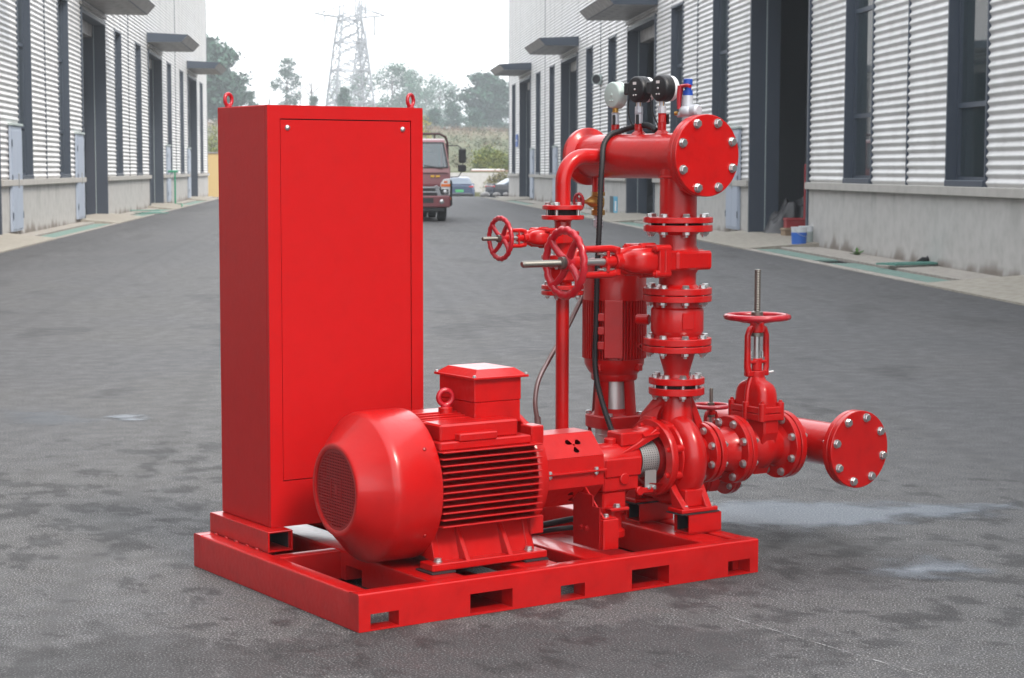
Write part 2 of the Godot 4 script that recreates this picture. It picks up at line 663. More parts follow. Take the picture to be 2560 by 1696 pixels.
func ground_and_road() -> void:
	# the land as one sheet out to the horizon
	var xs := []
	var x := -600.0
	while x <= 600.0:
		xs.append(x)
		x += maxf(1.2, absf(x + 0.01) * 0.12) if x < -1.0 or x > 1.0 else 1.2
	var ts := [-200.0, -80.0, -30.0, 0.0, 40.0, 90.0]
	var t := 96.0
	while t < 260.0:
		ts.append(t)
		t += 1.1
	for q in [270.0, 300.0, 340.0, 400.0, 500.0, 700.0, 1100.0]:
		ts.append(q)
	var f1 := fbm(5, 0.05)
	var f2 := fbm(6, 0.25)
	var hill := func(px: float, pt: float) -> Color:
		if pt < 128.0:
			return Color(0.16, 0.155, 0.15)
		var a := f1.get_noise_2d(px, pt) * 0.5 + 0.5
		var b := f2.get_noise_2d(px, pt) * 0.5 + 0.5
		var dry := smoothstep(190.0, 225.0, pt + 18.0 * (b - 0.5))
		var green := Color(0.10, 0.13, 0.05).lerp(Color(0.19, 0.19, 0.10), a)
		var straw := Color(0.30, 0.21, 0.13).lerp(Color(0.22, 0.16, 0.10), b)
		return green.lerp(straw, clampf(dry + 0.25 * (a - 0.4), 0, 1)) * (0.42 + 0.4 * b)
	structure("ground", sheet_grid(xs, ts, func(px, pt): return land(px, pt) - 0.03, hill), M.earth)
	# the asphalt
	xs = []
	x = -5.62
	while x < 7.06:
		xs.append(x)
		x += 0.022 if x > -2.4 and x < 2.9 else 0.05
	xs.append(7.06)
	ts = []
	t = -9.0
	while t < 4.0:
		ts.append(t)
		t += 0.3
	while t < 113.0:
		ts.append(t)
		t += maxf(0.024, t * (0.0042 if t < 24.0 else 0.009))
	ts.append(113.0)
	var n1 := fbm(41, 0.35, 4)
	var n2 := fbm(42, 4.2, 6)
	var n3 := fbm(43, 0.08, 3)
	var n5 := fbm(45, 0.9, 2)
	var n4 := fbm(44, 12.0, 3)
	var stain := func(px: float, pt: float) -> Color:
		var big := n3.get_noise_2d(px, pt * 0.4)
		var a := n1.get_noise_2d(px * 1.0, pt * 0.7)
		var b := n2.get_noise_2d(px, pt * 0.75)
		var far := smoothstep(7.0, 14.0, pt)
		var fine := n4.get_noise_2d(px, pt) * (1.0 - far)
		b = lerpf(b, n5.get_noise_2d(px, pt * 0.5), far)
		var k := 0.97 + 0.10 * big + 0.10 * a + 0.10 * fine
		# ragged darker spots, gathered in patches
		var spot := b + 0.30 * fine
		var lim := 0.34 - 0.55 * a - 0.25 * big
		k *= 1.0 - lerpf(0.55, 0.28, smoothstep(8.0, 15.0, pt)) * smoothstep(lim, lim + 0.09 + 0.2 * far, spot)
		# a darker strip along either kerb
		k *= 1.0 - 0.22 * smoothstep(5.2, 6.4, px + 1.2 * a) - 0.18 * smoothstep(-4.0, -5.0, px + 1.0 * a)
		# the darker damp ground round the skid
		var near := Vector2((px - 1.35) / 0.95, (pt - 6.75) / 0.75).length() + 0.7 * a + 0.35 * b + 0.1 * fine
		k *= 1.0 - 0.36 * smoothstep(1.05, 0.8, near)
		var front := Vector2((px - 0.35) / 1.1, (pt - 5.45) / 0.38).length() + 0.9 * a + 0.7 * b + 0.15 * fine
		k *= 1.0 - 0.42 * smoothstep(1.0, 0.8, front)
		var warm := 0.02 * a
		return Color(k * (1.0 + warm), k, k * (1.03 - warm))
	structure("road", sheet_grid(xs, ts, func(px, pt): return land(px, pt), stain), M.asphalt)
	# wet films lying on the asphalt, their sky sheen painted into the colour
	puddle([Vector2(1.30, 7.62), Vector2(1.55, 7.86), Vector2(1.73, 7.88), Vector2(1.95, 7.84), Vector2(2.15, 7.80), Vector2(2.40, 7.76), Vector2(2.80, 7.68), Vector2(2.62, 7.45), Vector2(2.35, 7.42), Vector2(2.10, 7.30), Vector2(1.93, 7.20), Vector2(1.72, 7.23), Vector2(1.48, 7.30), Vector2(1.25, 7.38)], 0.85, 3)
	puddle([Vector2(1.86, 6.45), Vector2(2.0, 6.58), Vector2(2.12, 6.60), Vector2(2.27, 6.43), Vector2(2.15, 6.36), Vector2(2.0, 6.33)], 1.0, 4)
	puddle([Vector2(-1.34, 10.83), Vector2(-1.24, 11.02), Vector2(-1.08, 10.84), Vector2(-1.10, 10.70), Vector2(-1.20, 10.63)], 0.9, 5)
	puddle([Vector2(-2.0, 11.3), Vector2(-1.6, 11.1), Vector2(-1.35, 10.75), Vector2(-1.5, 10.45), Vector2(-1.8, 10.6)], 0.3, 6)
	var g := G.new()
	g.colored = true
	var rng := RandomNumberGenerator.new()
	rng.seed = 77
	var p0 := Vector2(1.19, 5.83)
	var p1 := Vector2(1.66, 4.98)
	for i in 60:
		var a := p0.lerp(p1, i / 60.0)
		var b := p0.lerp(p1, (i + 1) / 60.0)
		var side := (p1 - p0).orthogonal().normalized() * rng.randf_range(0.0012, 0.0024)
		g.col = Color(1, 1, 1, rng.randf_range(0.05, 0.5))
		g.quad(Vector3(a.x - side.x, 0.004, -a.y + side.y), Vector3(a.x + side.x, 0.004, -a.y - side.y), Vector3(b.x + side.x, 0.004, -b.y - side.y), Vector3(b.x - side.x, 0.004, -b.y + side.y), Vector3.UP)
	structure("chalk_line", g, M.chalk)


func puddle(outline: Array, strength: float, seed_: int) -> void:
	var poly := PackedVector2Array(outline)
	var lo := poly[0]
	var hi := poly[0]
	for p in poly:
		lo = lo.min(p)
		hi = hi.max(p)
	lo -= Vector2(0.2, 0.2)
	hi += Vector2(0.2, 0.2)
	var f := fbm(seed_, 6.0, 4)
	var g := G.new()
	g.colored = true
	var st := 0.02
	var w := int((hi.x - lo.x) / st) + 2
	var h := int((hi.y - lo.y) / st) + 2
	for j in h:
		for i in w:
			var p := lo + Vector2(i, j) * st
			var d := 9.0
			for k in poly.size():
				d = minf(d, p.distance_to(Geometry2D.get_closest_point_to_segment(p, poly[k], poly[(k + 1) % poly.size()])))
			if not Geometry2D.is_point_in_polygon(p, poly):
				d = -d
			var a := smoothstep(-0.08, 0.16, d + 0.13 * f.get_noise_2d(p.x * 0.7, p.y * 0.7))
			if i == 0 or j == 0 or i == w - 1 or j == h - 1:
				a = 0.0
			g.col = Color(1, 1, 1, a * strength)
			g.vert(Vector3(p.x, 0.004, -p.y), Vector3.UP)
	for j in h - 1:
		for i in w - 1:
			var q := j * w + i
			if g.c[q].a + g.c[q + 1].a + g.c[q + w].a + g.c[q + w + 1].a > 0.0:
				g.idx.append_array([q, q + w, q + 1, q + 1, q + w, q + w + 1])
	structure("puddle", g, M.wet)


var sheet_full: ArrayMesh
var sheet_high: ArrayMesh
const PLINTH := 1.17
const HEAD := 5.48
const EAVES := 11.4


func cladding_mesh(y0: float, y1: float) -> ArrayMesh:
	var g := G.new()
	var pitch := 0.116
	var y := y0
	var first := true
	var z0 := 0.0
	while true:
		var ph := fposmod(y - PLINTH, pitch) / pitch * TAU
		var z := -0.0155 + 0.0155 * cos(ph + PI)
		var dz := 0.0155 * sin(ph + PI) * TAU / pitch  # minus the slope
		var nn := Vector3(0, dz, 1).normalized()
		g.vert(Vector3(-0.5, y, z), nn)
		g.vert(Vector3(0.5, y, z), nn)
		if not first:
			var q := g.v.size() - 4
			g.idx.append_array([q, q + 2, q + 1, q + 1, q + 2, q + 3])
		first = false
		if y >= y1 - 1e-4:
			break
		y = minf(y + pitch / 10.0, y1)
	return g.mesh()


func halls() -> void:
	sheet_full = cladding_mesh(PLINTH, EAVES)
	sheet_high = cladding_mesh(HEAD, EAVES)
	hall(1.0, 8.42, [2.6, 19.45, 36.3, 53.2, 70.05, 86.8], 95.2, "long pale corrugated factory hall along the right side of the yard", [40.3, 74.3, 83.3])
	hall(-1.0, -6.6, [1.0, 18.2, 35.4, 52.6, 69.8, 87.1], 96.9, "long pale corrugated factory hall along the left side of the yard", [39.6, 49.2, 74.4, 84.5])


func hall(sg: float, wx: float, doors: Array, end_t: float, label: String, boxes: Array) -> void:
	var h := thing("factory_hall", label, "factory", Vector3(wx, 0, 0), -PI / 2 * sg, "corrugated factory halls either side of the yard")
	var start_t: float = doors[0] - 8.4
	var X := func(t: float) -> float: return -sg * t
	var rng := RandomNumberGenerator.new()
	rng.seed = 300 + int(sg)
	var edges := [start_t]
	var openings := []  # [t0, t1, kind]
	for k in doors.size():
		var d: float = doors[k]
		for w in [d - 5.72, d + 5.72]:
			if w > start_t + 1.0 and w < end_t - 1.0:
				openings.append([w - 0.8, w + 0.8, "window"])
		openings.append([d - 2.5, d + 2.5, "door"])
	openings.sort_custom(func(a, b): return a[0] < b[0])
	# plinth, coping and cladding between the openings
	var panels := []  # t0, t1, above an opening
	var at := start_t
	var seams := []
	for k in doors.size() - 1:
		seams.append((doors[k] + doors[k + 1]) * 0.5)
	for o in openings:
		var cuts := [at]
		for s in seams:
			if s > at and s < o[0]:
				cuts.append(s)
		cuts.append(o[0])
		for i in cuts.size() - 1:
			panels.append([cuts[i], cuts[i + 1], false])
		panels.append([o[0], o[1], true])
		at = o[1]
	panels.append([at, end_t, false])
	for p in panels:
		var w: float = p[1] - p[0] - 0.05
		put("cladding_panel", sheet_high if p[2] else sheet_full, M.cladding, h, Transform3D(Basis.from_scale(Vector3(w, 1, 1)), Vector3(X.call((p[0] + p[1]) * 0.5), 0, 0.035)))
		var y0 := HEAD if p[2] else 0.0
		var core := G.new()
		core.box(Vector3(X.call((p[0] + p[1]) * 0.5), (y0 + EAVES) * 0.5, -0.13), Vector3(p[1] - p[0], EAVES - y0, 0.2))
		put("wall_lining", core, M.trim, h)
	for s in seams + [end_t - 0.02]:
		put("seam_trim", G.new().box(Vector3(X.call(s), (PLINTH + EAVES) * 0.5, 0.017), Vector3(0.055, EAVES - PLINTH, 0.04)), M.trim, h)
	var last := start_t
	var spans := []
	for d in doors:
		spans.append([last, d - 2.5])
		last = d + 2.5
	spans.append([last, end_t])
	var st := fbm(70 + int(sg), 0.9, 4)
	var st2 := fbm(72 + int(sg), 5.0, 3)
	for s in spans:
		var g := G.new()
		g.colored = true
		var nx := maxi(2, int((s[1] - s[0]) / 0.1))
		var ny := 12
		for i in nx + 1:
			for j in ny + 1:
				var t: float = lerpf(s[0], s[1], float(i) / nx)
				var y := 1.06 * j / ny
				var streak := st2.get_noise_2d(t * 0.35, y * 0.05)
				var big := st.get_noise_2d(t * 0.5, y * 0.4)
				var k := 1.0 + 0.03 * streak + 0.09 * big - 0.22 * smoothstep(0.25, 0.5, streak) * smoothstep(0.2, 1.0, y)
				var reach := 0.10 + 0.5 * maxf(0.0, st.get_noise_2d(t * 0.9, 30.0)) + 0.25 * maxf(0.0, streak)
				var dirt := smoothstep(reach, reach * 0.3, y) * 0.85
				g.col = Color(k, k, k).lerp(Color(0.34, 0.28, 0.23), dirt)
				g.vert(Vector3(X.call(t), y, 0.03), Vector3(0, 0, 1))
		for i in nx:
			for j in ny:
				var q := i * (ny + 1) + j
				g.face(q, q + 1, q + ny + 1)
				g.face(q + 1, q + ny + 2, q + ny + 1)
		g.col = Color(0.9, 0.9, 0.9)
		for e in [s[0], s[1]]:
			g.quad(Vector3(X.call(e), 0, 0.03), Vector3(X.call(e), 1.06, 0.03), Vector3(X.call(e), 1.06, -0.25), Vector3(X.call(e), 0, -0.25), Vector3(signf(X.call(e) - X.call((s[0] + s[1]) * 0.5)), 0, 0))
		put("plinth", g, M.concrete, h)
		var c := G.new()
		c.colored = true
		c.col = Color(0.95, 0.93, 0.9)
		c.box(Vector3(X.call((s[0] + s[1]) * 0.5), 1.11, -0.04), Vector3(s[1] - s[0], 0.125, 0.30), 0.008)
		put("coping", c, M.concrete, h)
	for o in openings:
		var mid: float = (o[0] + o[1]) * 0.5
		if o[2] == "window":
			window(h, X.call(mid))
		else:
			doorway(h, X.call(mid), rng)
	for b in boxes:
		locker(h, X.call(b))
	# the shell behind: back wall, roof, gables, floor
	var depth := 22.0
	var mid_t := (start_t + end_t) * 0.5
	var len_t := end_t - start_t
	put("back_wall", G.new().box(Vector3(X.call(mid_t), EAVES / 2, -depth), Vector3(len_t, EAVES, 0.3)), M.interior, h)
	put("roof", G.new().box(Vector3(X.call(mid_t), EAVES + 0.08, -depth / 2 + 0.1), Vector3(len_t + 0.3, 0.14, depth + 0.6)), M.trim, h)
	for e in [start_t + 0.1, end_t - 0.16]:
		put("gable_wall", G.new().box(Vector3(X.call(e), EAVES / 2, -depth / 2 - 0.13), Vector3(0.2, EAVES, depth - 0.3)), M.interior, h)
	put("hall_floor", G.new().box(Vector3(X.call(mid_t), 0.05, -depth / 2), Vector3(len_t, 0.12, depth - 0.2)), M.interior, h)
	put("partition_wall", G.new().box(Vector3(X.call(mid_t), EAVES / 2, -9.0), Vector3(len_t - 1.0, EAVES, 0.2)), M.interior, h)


func window(h: Node3D, x: float) -> void:
	var g := G.new()
	for s: float in [-1.0, 1.0]:  # the flashings of the reveal
		g.box(Vector3(x + s * 0.81, (PLINTH + HEAD) * 0.5, -0.08), Vector3(0.045, HEAD - PLINTH, 0.25))
	g.box(Vector3(x, HEAD - 0.02, -0.083), Vector3(1.57, 0.045, 0.24))
	var w := put("window", g, M.frame, h)
	var f := G.new()
	var rows := [PLINTH + 0.10, 2.28, 4.0, HEAD - 0.05]
	for s: float in [-1.0, 1.0]:
		f.box(Vector3(x + s * 0.755, (PLINTH + HEAD) * 0.5, -0.13), Vector3(0.06, HEAD - PLINTH - 0.1, 0.06))
	for y in rows:
		f.box(Vector3(x, y, -0.132), Vector3(1.45, 0.07, 0.055))
	put("window_frame", f, M.frame, w)
	for i in 3:
		put("pane", G.new().box(Vector3(x, (rows[i] + rows[i + 1]) * 0.5, -0.14), Vector3(1.45, rows[i + 1] - rows[i] - 0.07, 0.006)), M.glass, w)
	put("sill", G.new().box(Vector3(x, PLINTH + 0.045, -0.03), Vector3(1.6, 0.085, 0.19), 0.006), M.trim, w)


func doorway(h: Node3D, x: float, rng: RandomNumberGenerator) -> void:
	var g := G.new()
	for s: float in [-1.0, 1.0]:
		g.box(Vector3(x + s * 2.45, HEAD * 0.5 + 0.02, -0.10), Vector3(0.10, HEAD + 0.04, 0.32))
		g.box(Vector3(x + s * 2.38, HEAD * 0.5, -0.40), Vector3(0.16, HEAD, 0.26))
	g.box(Vector3(x, HEAD - 0.04, -0.10), Vector3(4.8, 0.10, 0.32))
	var d := put("doorway", g, M.trim, h)
	for s: float in [-1.0, 1.0]:
		put("shutter_rail", G.new().box(Vector3(x + s * 2.385, HEAD * 0.5, -0.265), Vector3(0.03, HEAD - 0.1, 0.012)), M.vent_grey, d)
	put("shutter_box", G.new().box(Vector3(x, HEAD - 0.25, -0.42), Vector3(4.6, 0.34, 0.25)), M.soffit, d)
	# the canopy over the door, its outer face leaning out
	var sec := PackedVector2Array([Vector2(0.0, 5.73), Vector2(1.17, 5.73), Vector2(1.40, 5.985), Vector2(0.0, 6.05)])
	var turned := Transform3D(Basis(Vector3(0, 0, 1), Vector3(0, 1, 0), Vector3(-1, 0, 0)), Vector3(x, 0, 0.03))
	var c := put("canopy", G.new().at(turned).extrude(sec, -2.75, 2.75), M.trim, h)
	put("soffit", G.new().box(Vector3(x, 5.724, 0.63), Vector3(5.44, 0.008, 1.10)), M.soffit, c)
	var tilt := Transform3D(Basis(Vector3.RIGHT, -0.838), Vector3(x, 5.855, 1.3195))
	put("fascia", G.new().at(tilt).box(Vector3.ZERO, Vector3(5.46, 0.006, 0.31)), M.soffit, c)
	put("flashing", G.new().box(Vector3(x, 5.62, 0.055), Vector3(5.3, 0.09, 0.05), 0.01), M.soffit, h)


func locker(h: Node3D, x: float) -> void:
	var l := put("wall_locker", G.new().box(Vector3(x, 1.19, 0.06), Vector3(1.28, 2.12, 0.05), 0.006), M.steel_door, h)
	for s: float in [-1.0, 1.0]:
		put("locker_door", G.new().box(Vector3(x + s * 0.305, 1.17, 0.092), Vector3(0.59, 1.98, 0.014), 0.004), M.steel_door, l)
		for y in [0.45, 1.2, 1.9]:
			put("hinge", G.new().box(Vector3(x + s * 0.61, y, 0.103), Vector3(0.03, 0.14, 0.012)), M.trim, l)
	put("handle", G.new().box(Vector3(x + 0.05, 1.15, 0.112), Vector3(0.025, 0.3, 0.03), 0.005), M.steel, l)
	put("locker_cap", G.new().box(Vector3(x, 2.28, 0.07), Vector3(1.34, 0.05, 0.10), 0.006), M.vent_grey, l)


func pave_box(lo: Vector3, hi: Vector3, seed_: int, name_: String) -> void:
	var g := G.new()
	g.colored = true
	var rng := RandomNumberGenerator.new()
	rng.seed = seed_
	var n := maxi(1, int(absf(hi.z - lo.z) / 2.4))
	for i in n:
		var k := rng.randf_range(0.95, 1.04)
		g.col = Color(k, k, k)
		var z0 := lerpf(lo.z, hi.z, float(i) / n)
		var z1 := lerpf(lo.z, hi.z, float(i + 1) / n)
		g.box(Vector3((lo.x + hi.x) / 2, (lo.y + hi.y) / 2, (z0 + z1) / 2), Vector3(hi.x - lo.x, hi.y - lo.y, absf(z1 - z0) - 0.012), 0.008)
	structure(name_, g, M.pavement)


func yard_details() -> void:
	var grate := G.new()
	for i in 8:
		grate.box(Vector3(-0.175 + i * 0.05, 0, 0), Vector3(0.026, 0.024, 0.98))
	for i in 9:
		grate.box(Vector3(0, -0.002, -0.48 + i * 0.12), Vector3(0.40, 0.02, 0.022))
	var gm := grate.mesh()
	for side in [[1.0, 8.42, 7.06, [19.45, 36.3, 53.2, 70.05, 86.8], 20.0], [-1.0, -6.6, -5.62, [18.2, 35.4, 52.6, 69.8, 87.1], 30.0]]:
		var sg: float = side[0]
		var wall: float = side[1]
		var edge: float = side[2]
		var right := sg > 0
		var kerb_w := 0.15 if right else 0.10
		var gr_w := 0.42
		var g0: float = edge + sg * kerb_w
		var g1: float = g0 + sg * gr_w
		pave_box(Vector3(minf(edge, g0), -0.05, -95.0), Vector3(maxf(edge, g0), 0.018, -8.0), 500, "kerb")
		structure("drain_bed", G.new().box(Vector3((g0 + g1) / 2, -0.035, -51.5), Vector3(gr_w, 0.02, 87.0)), M.gasket)
		var ds: Array = side[3]
		for k in ds.size():
			var d: float = ds[k]
			# the ramp up to a door
			var rg := G.new()
			rg.colored = true
			rg.col = Color(1.04, 1.0, 0.95)
			var sec := PackedVector2Array([Vector2(wall + sg * 0.3, -0.02), Vector2(wall + sg * 0.3, 0.125), Vector2(wall, 0.12), Vector2(edge - sg * 0.02, 0.022), Vector2(edge - sg * 0.02, -0.02)])
			rg.extrude(sec, -d - 3.3, -d + 3.3)
			structure("ramp", rg, M.pavement)
			var t0: float = d + 3.35
			var t1: float = (ds[k + 1] - 3.35) if k + 1 < ds.size() else 95.0
			pave_box(Vector3(minf(g1 + sg * 0.06, wall), -0.05, -t1), Vector3(maxf(g1 + sg * 0.06, wall), 0.045, -t0), 600 + k, "apron")
			var bed := structure("drain", G.new().box(Vector3(g1 + sg * 0.03, -0.02, -(t0 + t1) / 2), Vector3(0.05, 0.03, t1 - t0)), M.gasket)
			if t0 < 80.0:
				var n := int((t1 - t0) / 1.0)
				for i in n:
					if right and d < 30.0 and i == n - 5:
						continue
					put("grate", gm, M.grate, bed, Transform3D(Basis(), Vector3((g0 + g1) / 2, 0.005, -(t0 + 0.5 + i))))
	single("loose_grate", gm, M.grate_green, "green drain grate lifted out and lying on the paving below the right hall", "drain grate", Vector3(8.02, 0.085, -26.3), -1.1, "loose drain grates")
	single("loose_grate", gm, M.grate_green, "green drain grate lying flat on the asphalt by the left hall, the nearer one", "drain grate", Vector3(-5.75, 0.045, -59.3), -0.9, "loose drain grates")
	single("loose_grate", gm, M.grate_green, "green drain grate lying against the left hall's paving, the farther one", "drain grate", Vector3(-6.2, 0.085, -61.2), -1.25, "loose drain grates")
	single("rag", G.new().at(Transform3D(Basis(Vector3(0, 1, 0), 0.4), Vector3.ZERO)).tube([Vector3(-0.14, 0.04, 0), Vector3(-0.05, 0.06, 0.02), Vector3(0.05, 0.06, 0), Vector3(0.10, 0.12, -0.02)], 0.05, 8, true, [0.02, 0.055, 0.05, 0.025]), M.rubber, "small black rag on the paving behind the lifted drain grate", "rag", Vector3(8.33, 0.045, -26.7))
	# pails at the corner of the right hall's nearest open door
	pail(Vector3(8.07, 0.045, -33.17), "blue and white paint pail standing at the corner of the open door", M.can_white, M.can_blue)
	pail(Vector3(8.30, 0.05, -33.55), "pale paint pail half hidden behind the blue and white one", M.can_white, M.vent_grey)
	pail(Vector3(9.02, 0.11, -39.0), "small dark paint tin on the floor just inside the open door", M.poster_dark, M.can_white, 0.75)
	var rng := RandomNumberGenerator.new()
	rng.seed = 9
	# what lies inside the open door
	var tg := G.new()
	var f := fbm(91, 1.6, 2)
	var f2 := fbm(92, 3.0, 1)
	var W := 40
	for j in W + 1:
		for i in W + 1:
			var p := Vector2(i, j) / W * 2.0 - Vector2.ONE
			var r := p.length()
			var hgt := 0.75 * maxf(0.0, 1.0 - r * r) * (0.8 + 0.5 * f.get_noise_2d(p.x, p.y)) + 0.12 * absf(f2.get_noise_2d(p.x, p.y)) * maxf(0.0, 1.0 - r)
			tg.vert(Vector3(p.x * 0.7, maxf(hgt, 0.0), p.y * 0.75), Vector3.UP)
	for j in W:
		for i in W:
			var q := j * (W + 1) + i
			tg.idx.append_array([q, q + 1, q + W + 1, q + 1, q + W + 2, q + W + 1])
	var sm := SurfaceTool.new()
	sm.create_from(tg.mesh(), 0)
	sm.generate_normals()
	single("tarpaulin", sm.commit(), M.tarp, "crumpled dark grey tarpaulin heaped inside the open door", "tarpaulin", Vector3(9.25, 0.11, -38.2))
	crate(Vector3(8.95, 0.11, -36.9), Vector3(0.5, 0.34, 0.6), M.crate_red, "red plastic crate in front of the tarpaulin heap inside the open door")
	crate(Vector3(9.35, 0.11, -36.2), Vector3(0.5, 0.42, 0.6), M.crate_red, "larger red crate against the inner side of the open door")
	crate(Vector3(8.68, 0.11, -36.5), Vector3(0.24, 0.16, 0.3), M.wood, "small wooden box in front of the red crates")
	single("red_post", G.new().box(Vector3(0, 0.7, 0), Vector3(0.09, 1.4, 0.09), 0.01), M.crate_red, "upright red steel post standing inside the open door", "post", Vector3(9.14, 0.11, -37.0))
	for i in 6:
		crate(Vector3(-7.45, 0.11 + i * 0.34, -54.3), Vector3(0.7, 0.32, 0.7), M.crate_red, ["lowest", "second lowest", "third lowest", "third highest", "second highest", "topmost"][i] + " dull red crate of the stack inside the left hall's first visible door", "stacked red crates in the left hall")
	# weeds at the foot of the wall
	for w in [Vector3(8.2, 0.045, -29.8)]:
		var g := G.new()
		for i in 16:
			var a := rng.randf() * TAU
			var l := rng.randf_range(0.08, 0.2)
			var d := Vector3(cos(a), rng.randf_range(0.3, 1.2), sin(a)).normalized()
			var s := d.cross(Vector3.UP).normalized() * l * 0.16
			var m := d * l * 0.6
			g.quad(Vector3.ZERO, m + s, d * l + Vector3(0, -0.02, 0), m - s, d.cross(s).normalized())
		single("weed", g, M.weed, "small green weed growing at the foot of the right hall's plinth", "weed", w)
	# a green standpipe at the left hall
	var gp := thing("standpipe", "green water pipe rising from the paving in front of the left hall", "pipe", Vector3(-6.2, 0.04, -73.2))
	put("riser", G.new().tube([Vector3(0, 0, 0), Vector3(0, 1.25, 0)], 0.035, 10), M.pipe_green, gp)
	put("tap", G.new().tube([Vector3(-0.25, 1.25, 0), Vector3(0.12, 1.25, 0)], 0.045, 10), M.pipe_green, gp)
	put("hose", G.new().tube([Vector3(0, 0.02, 0), Vector3(0.3, 0.03, 0.6), Vector3(0.45, 0.02, 2.2), Vector3(0.5, 0.0, 3.2)], 0.03, 8), M.pipe_green, gp)
	# an exhaust pipe stub on the right wall
	var vp := thing("exhaust_pipe", "short grey exhaust pipe with a dark mouth sticking out of the right hall's wall", "pipe", Vector3(8.45, 4.27, -61.6))
	put("duct", G.new().at(fr(Vector3.ZERO, Vector3(-0.55, 0.0, 0.83))).lathe([Vector2(0.165, -0.15), Vector2(0.165, 0.45), Vector2(0.15, 0.45), Vector2(0.15, 0.1), Vector2(0.0, 0.1)], 24), M.vent_grey, vp)
	put("mouth", G.new().at(fr(Vector3.ZERO, Vector3(-0.55, 0.0, 0.83))).cyl(0.151, 0.40, 0.42, 24), M.black, vp)
	put("collar", G.new().at(fr(Vector3.ZERO, Vector3(-1, 0.0, 0.0))).cyl(0.24, 0.0, 0.04, 20), M.rust, vp)
	var sb := thing("wall_sign", "small upright blue sign on the far end of the right hall", "sign", Vector3(8.36, 2.44, -90.6), -PI / 2)
	put("board", G.new().box(Vector3(0, 0.3, 0), Vector3(0.9, 0.58, 0.03), 0.004), M.sign_blue, sb)
	put("white_mark", G.new().box(Vector3(0, 0.3, 0.017), Vector3(0.5, 0.08, 0.004)), M.white_plastic, sb)
	var po := thing("poster", "small cyan and dark poster stuck low on the right hall's plinth", "poster", Vector3(8.384, 0.08, -58.4), -PI / 2)
	put("cyan_half", G.new().box(Vector3(0.42, 0.24, 0), Vector3(0.84, 0.5, 0.006)), M.poster_cyan, po)
	put("dark_half", G.new().box(Vector3(-0.42, 0.24, 0), Vector3(0.83, 0.5, 0.006)), M.poster_dark, po)
	put("white_strip", G.new().box(Vector3(0.45, 0.20, 0.005), Vector3(0.3, 0.3, 0.003)), M.white_plastic, po)
	for i in 3:
		var g := G.new().ball(Vector3(0, 0.12, 0), [0.26, 0.2, 0.17][i], 9, 0.6)
		single("boulder", g, M.soffit, ["largest pale boulder at the far right end of the road", "middle boulder, below the black saloon car", "smallest boulder, nearest the right hall's corner"][i], "boulder", Vector3([7.35, 8.05, 8.6][i], -0.03, [-97.4, -98.6, -99.2][i]), i * 1.3, "boulders at the end of the road")


func pail(at: Vector3, label: String, body: Material, band: Material, k := 1.0) -> void:
	var p := thing("pail", label, "pail", at, 0.6)
	put("body", G.new().lathe([Vector2(0, 0), Vector2(0.125 * k, 0), Vector2(0.14 * k, 0.33 * k), Vector2(0.146 * k, 0.335 * k), Vector2(0.146 * k, 0.345 * k), Vector2(0.0, 0.345 * k)], 24), body, p)
	put("printed_band", G.new().lathe([Vector2(0.128 * k, 0.04 * k), Vector2(0.1395 * k, 0.25 * k)], 24, 0.2, 4.2), band, p)
	var arc := []
	for i in 9:
		var a := PI * i / 8
		arc.append(Vector3(cos(a) * 0.148 * k, 0.30 * k - sin(a) * 0.12 * k, 0.03 + sin(a) * 0.12 * k))
	put("handle", G.new().tube(arc, 0.004, 6), M.steel, p)


func crate(at: Vector3, s: Vector3, m: Material, label: String, group := "") -> void:
	var c := thing("crate", label, "crate", at, 0.15 * sin(at.x * 9.0), group)
	put("floor", G.new().box(Vector3(0, 0.015, 0), Vector3(s.x, 0.03, s.z)), m, c)
	for sgn in [-1.0, 1.0]:
		put("side", G.new().box(Vector3(sgn * (s.x / 2 - 0.015), s.y / 2 + 0.015, 0), Vector3(0.03, s.y - 0.03, s.z), 0.004), m, c)
		put("end", G.new().box(Vector3(0, s.y / 2 + 0.015, sgn * (s.z / 2 - 0.015)), Vector3(s.x - 0.06, s.y - 0.034, 0.03), 0.004), m, c)
	put("rim", G.new().box(Vector3(0, s.y - 0.03, 0), Vector3(s.x + 0.03, 0.03, s.z + 0.03), 0.006), m, c)


# ---- the pump set -------------------------------------------------------------------------------------------------

func bolt_mesh(r: float, grip: float, washer := true) -> ArrayMesh:  # head on +y, shank through the grip, nut below
	var key := "bolt%.4f_%.4f" % [r, grip]
	if not cache.has(key):
		var g := G.new()
		var h := r * 0.75
		g.lathe([Vector2(0, 0.003), Vector2(r * 1.0, 0.003), Vector2(r, 0.003 + h * 0.85), Vector2(r * 0.86, 0.003 + h), Vector2(0, 0.003 + h)], 6, 0.3, 0.3 + TAU, true)
		if washer:
			g.lathe([Vector2(0, 0), Vector2(r * 1.18, 0), Vector2(r * 1.18, 0.003), Vector2(0, 0.003)], 14)
		if grip > 0.0:
			g.lathe([Vector2(r * 0.55, -grip), Vector2(r * 0.55, 0)], 8)
			g.lathe([Vector2(0, -grip - h * 1.9), Vector2(r * 0.5, -grip - h * 1.9), Vector2(r * 0.55, -grip - h * 1.1)], 8)
			g.lathe([Vector2(r * 0.86, -grip - h * 1.15), Vector2(r, -grip - h), Vector2(r, -grip), Vector2(0, -grip)], 6, 0.7, 0.7 + TAU, true)
			g.lathe([Vector2(0, -grip - h * 1.15), Vector2(r * 0.86, -grip - h * 1.15)], 6, 0.7, 0.7 + TAU, true)
		cache[key] = g.mesh()
	return cache[key]


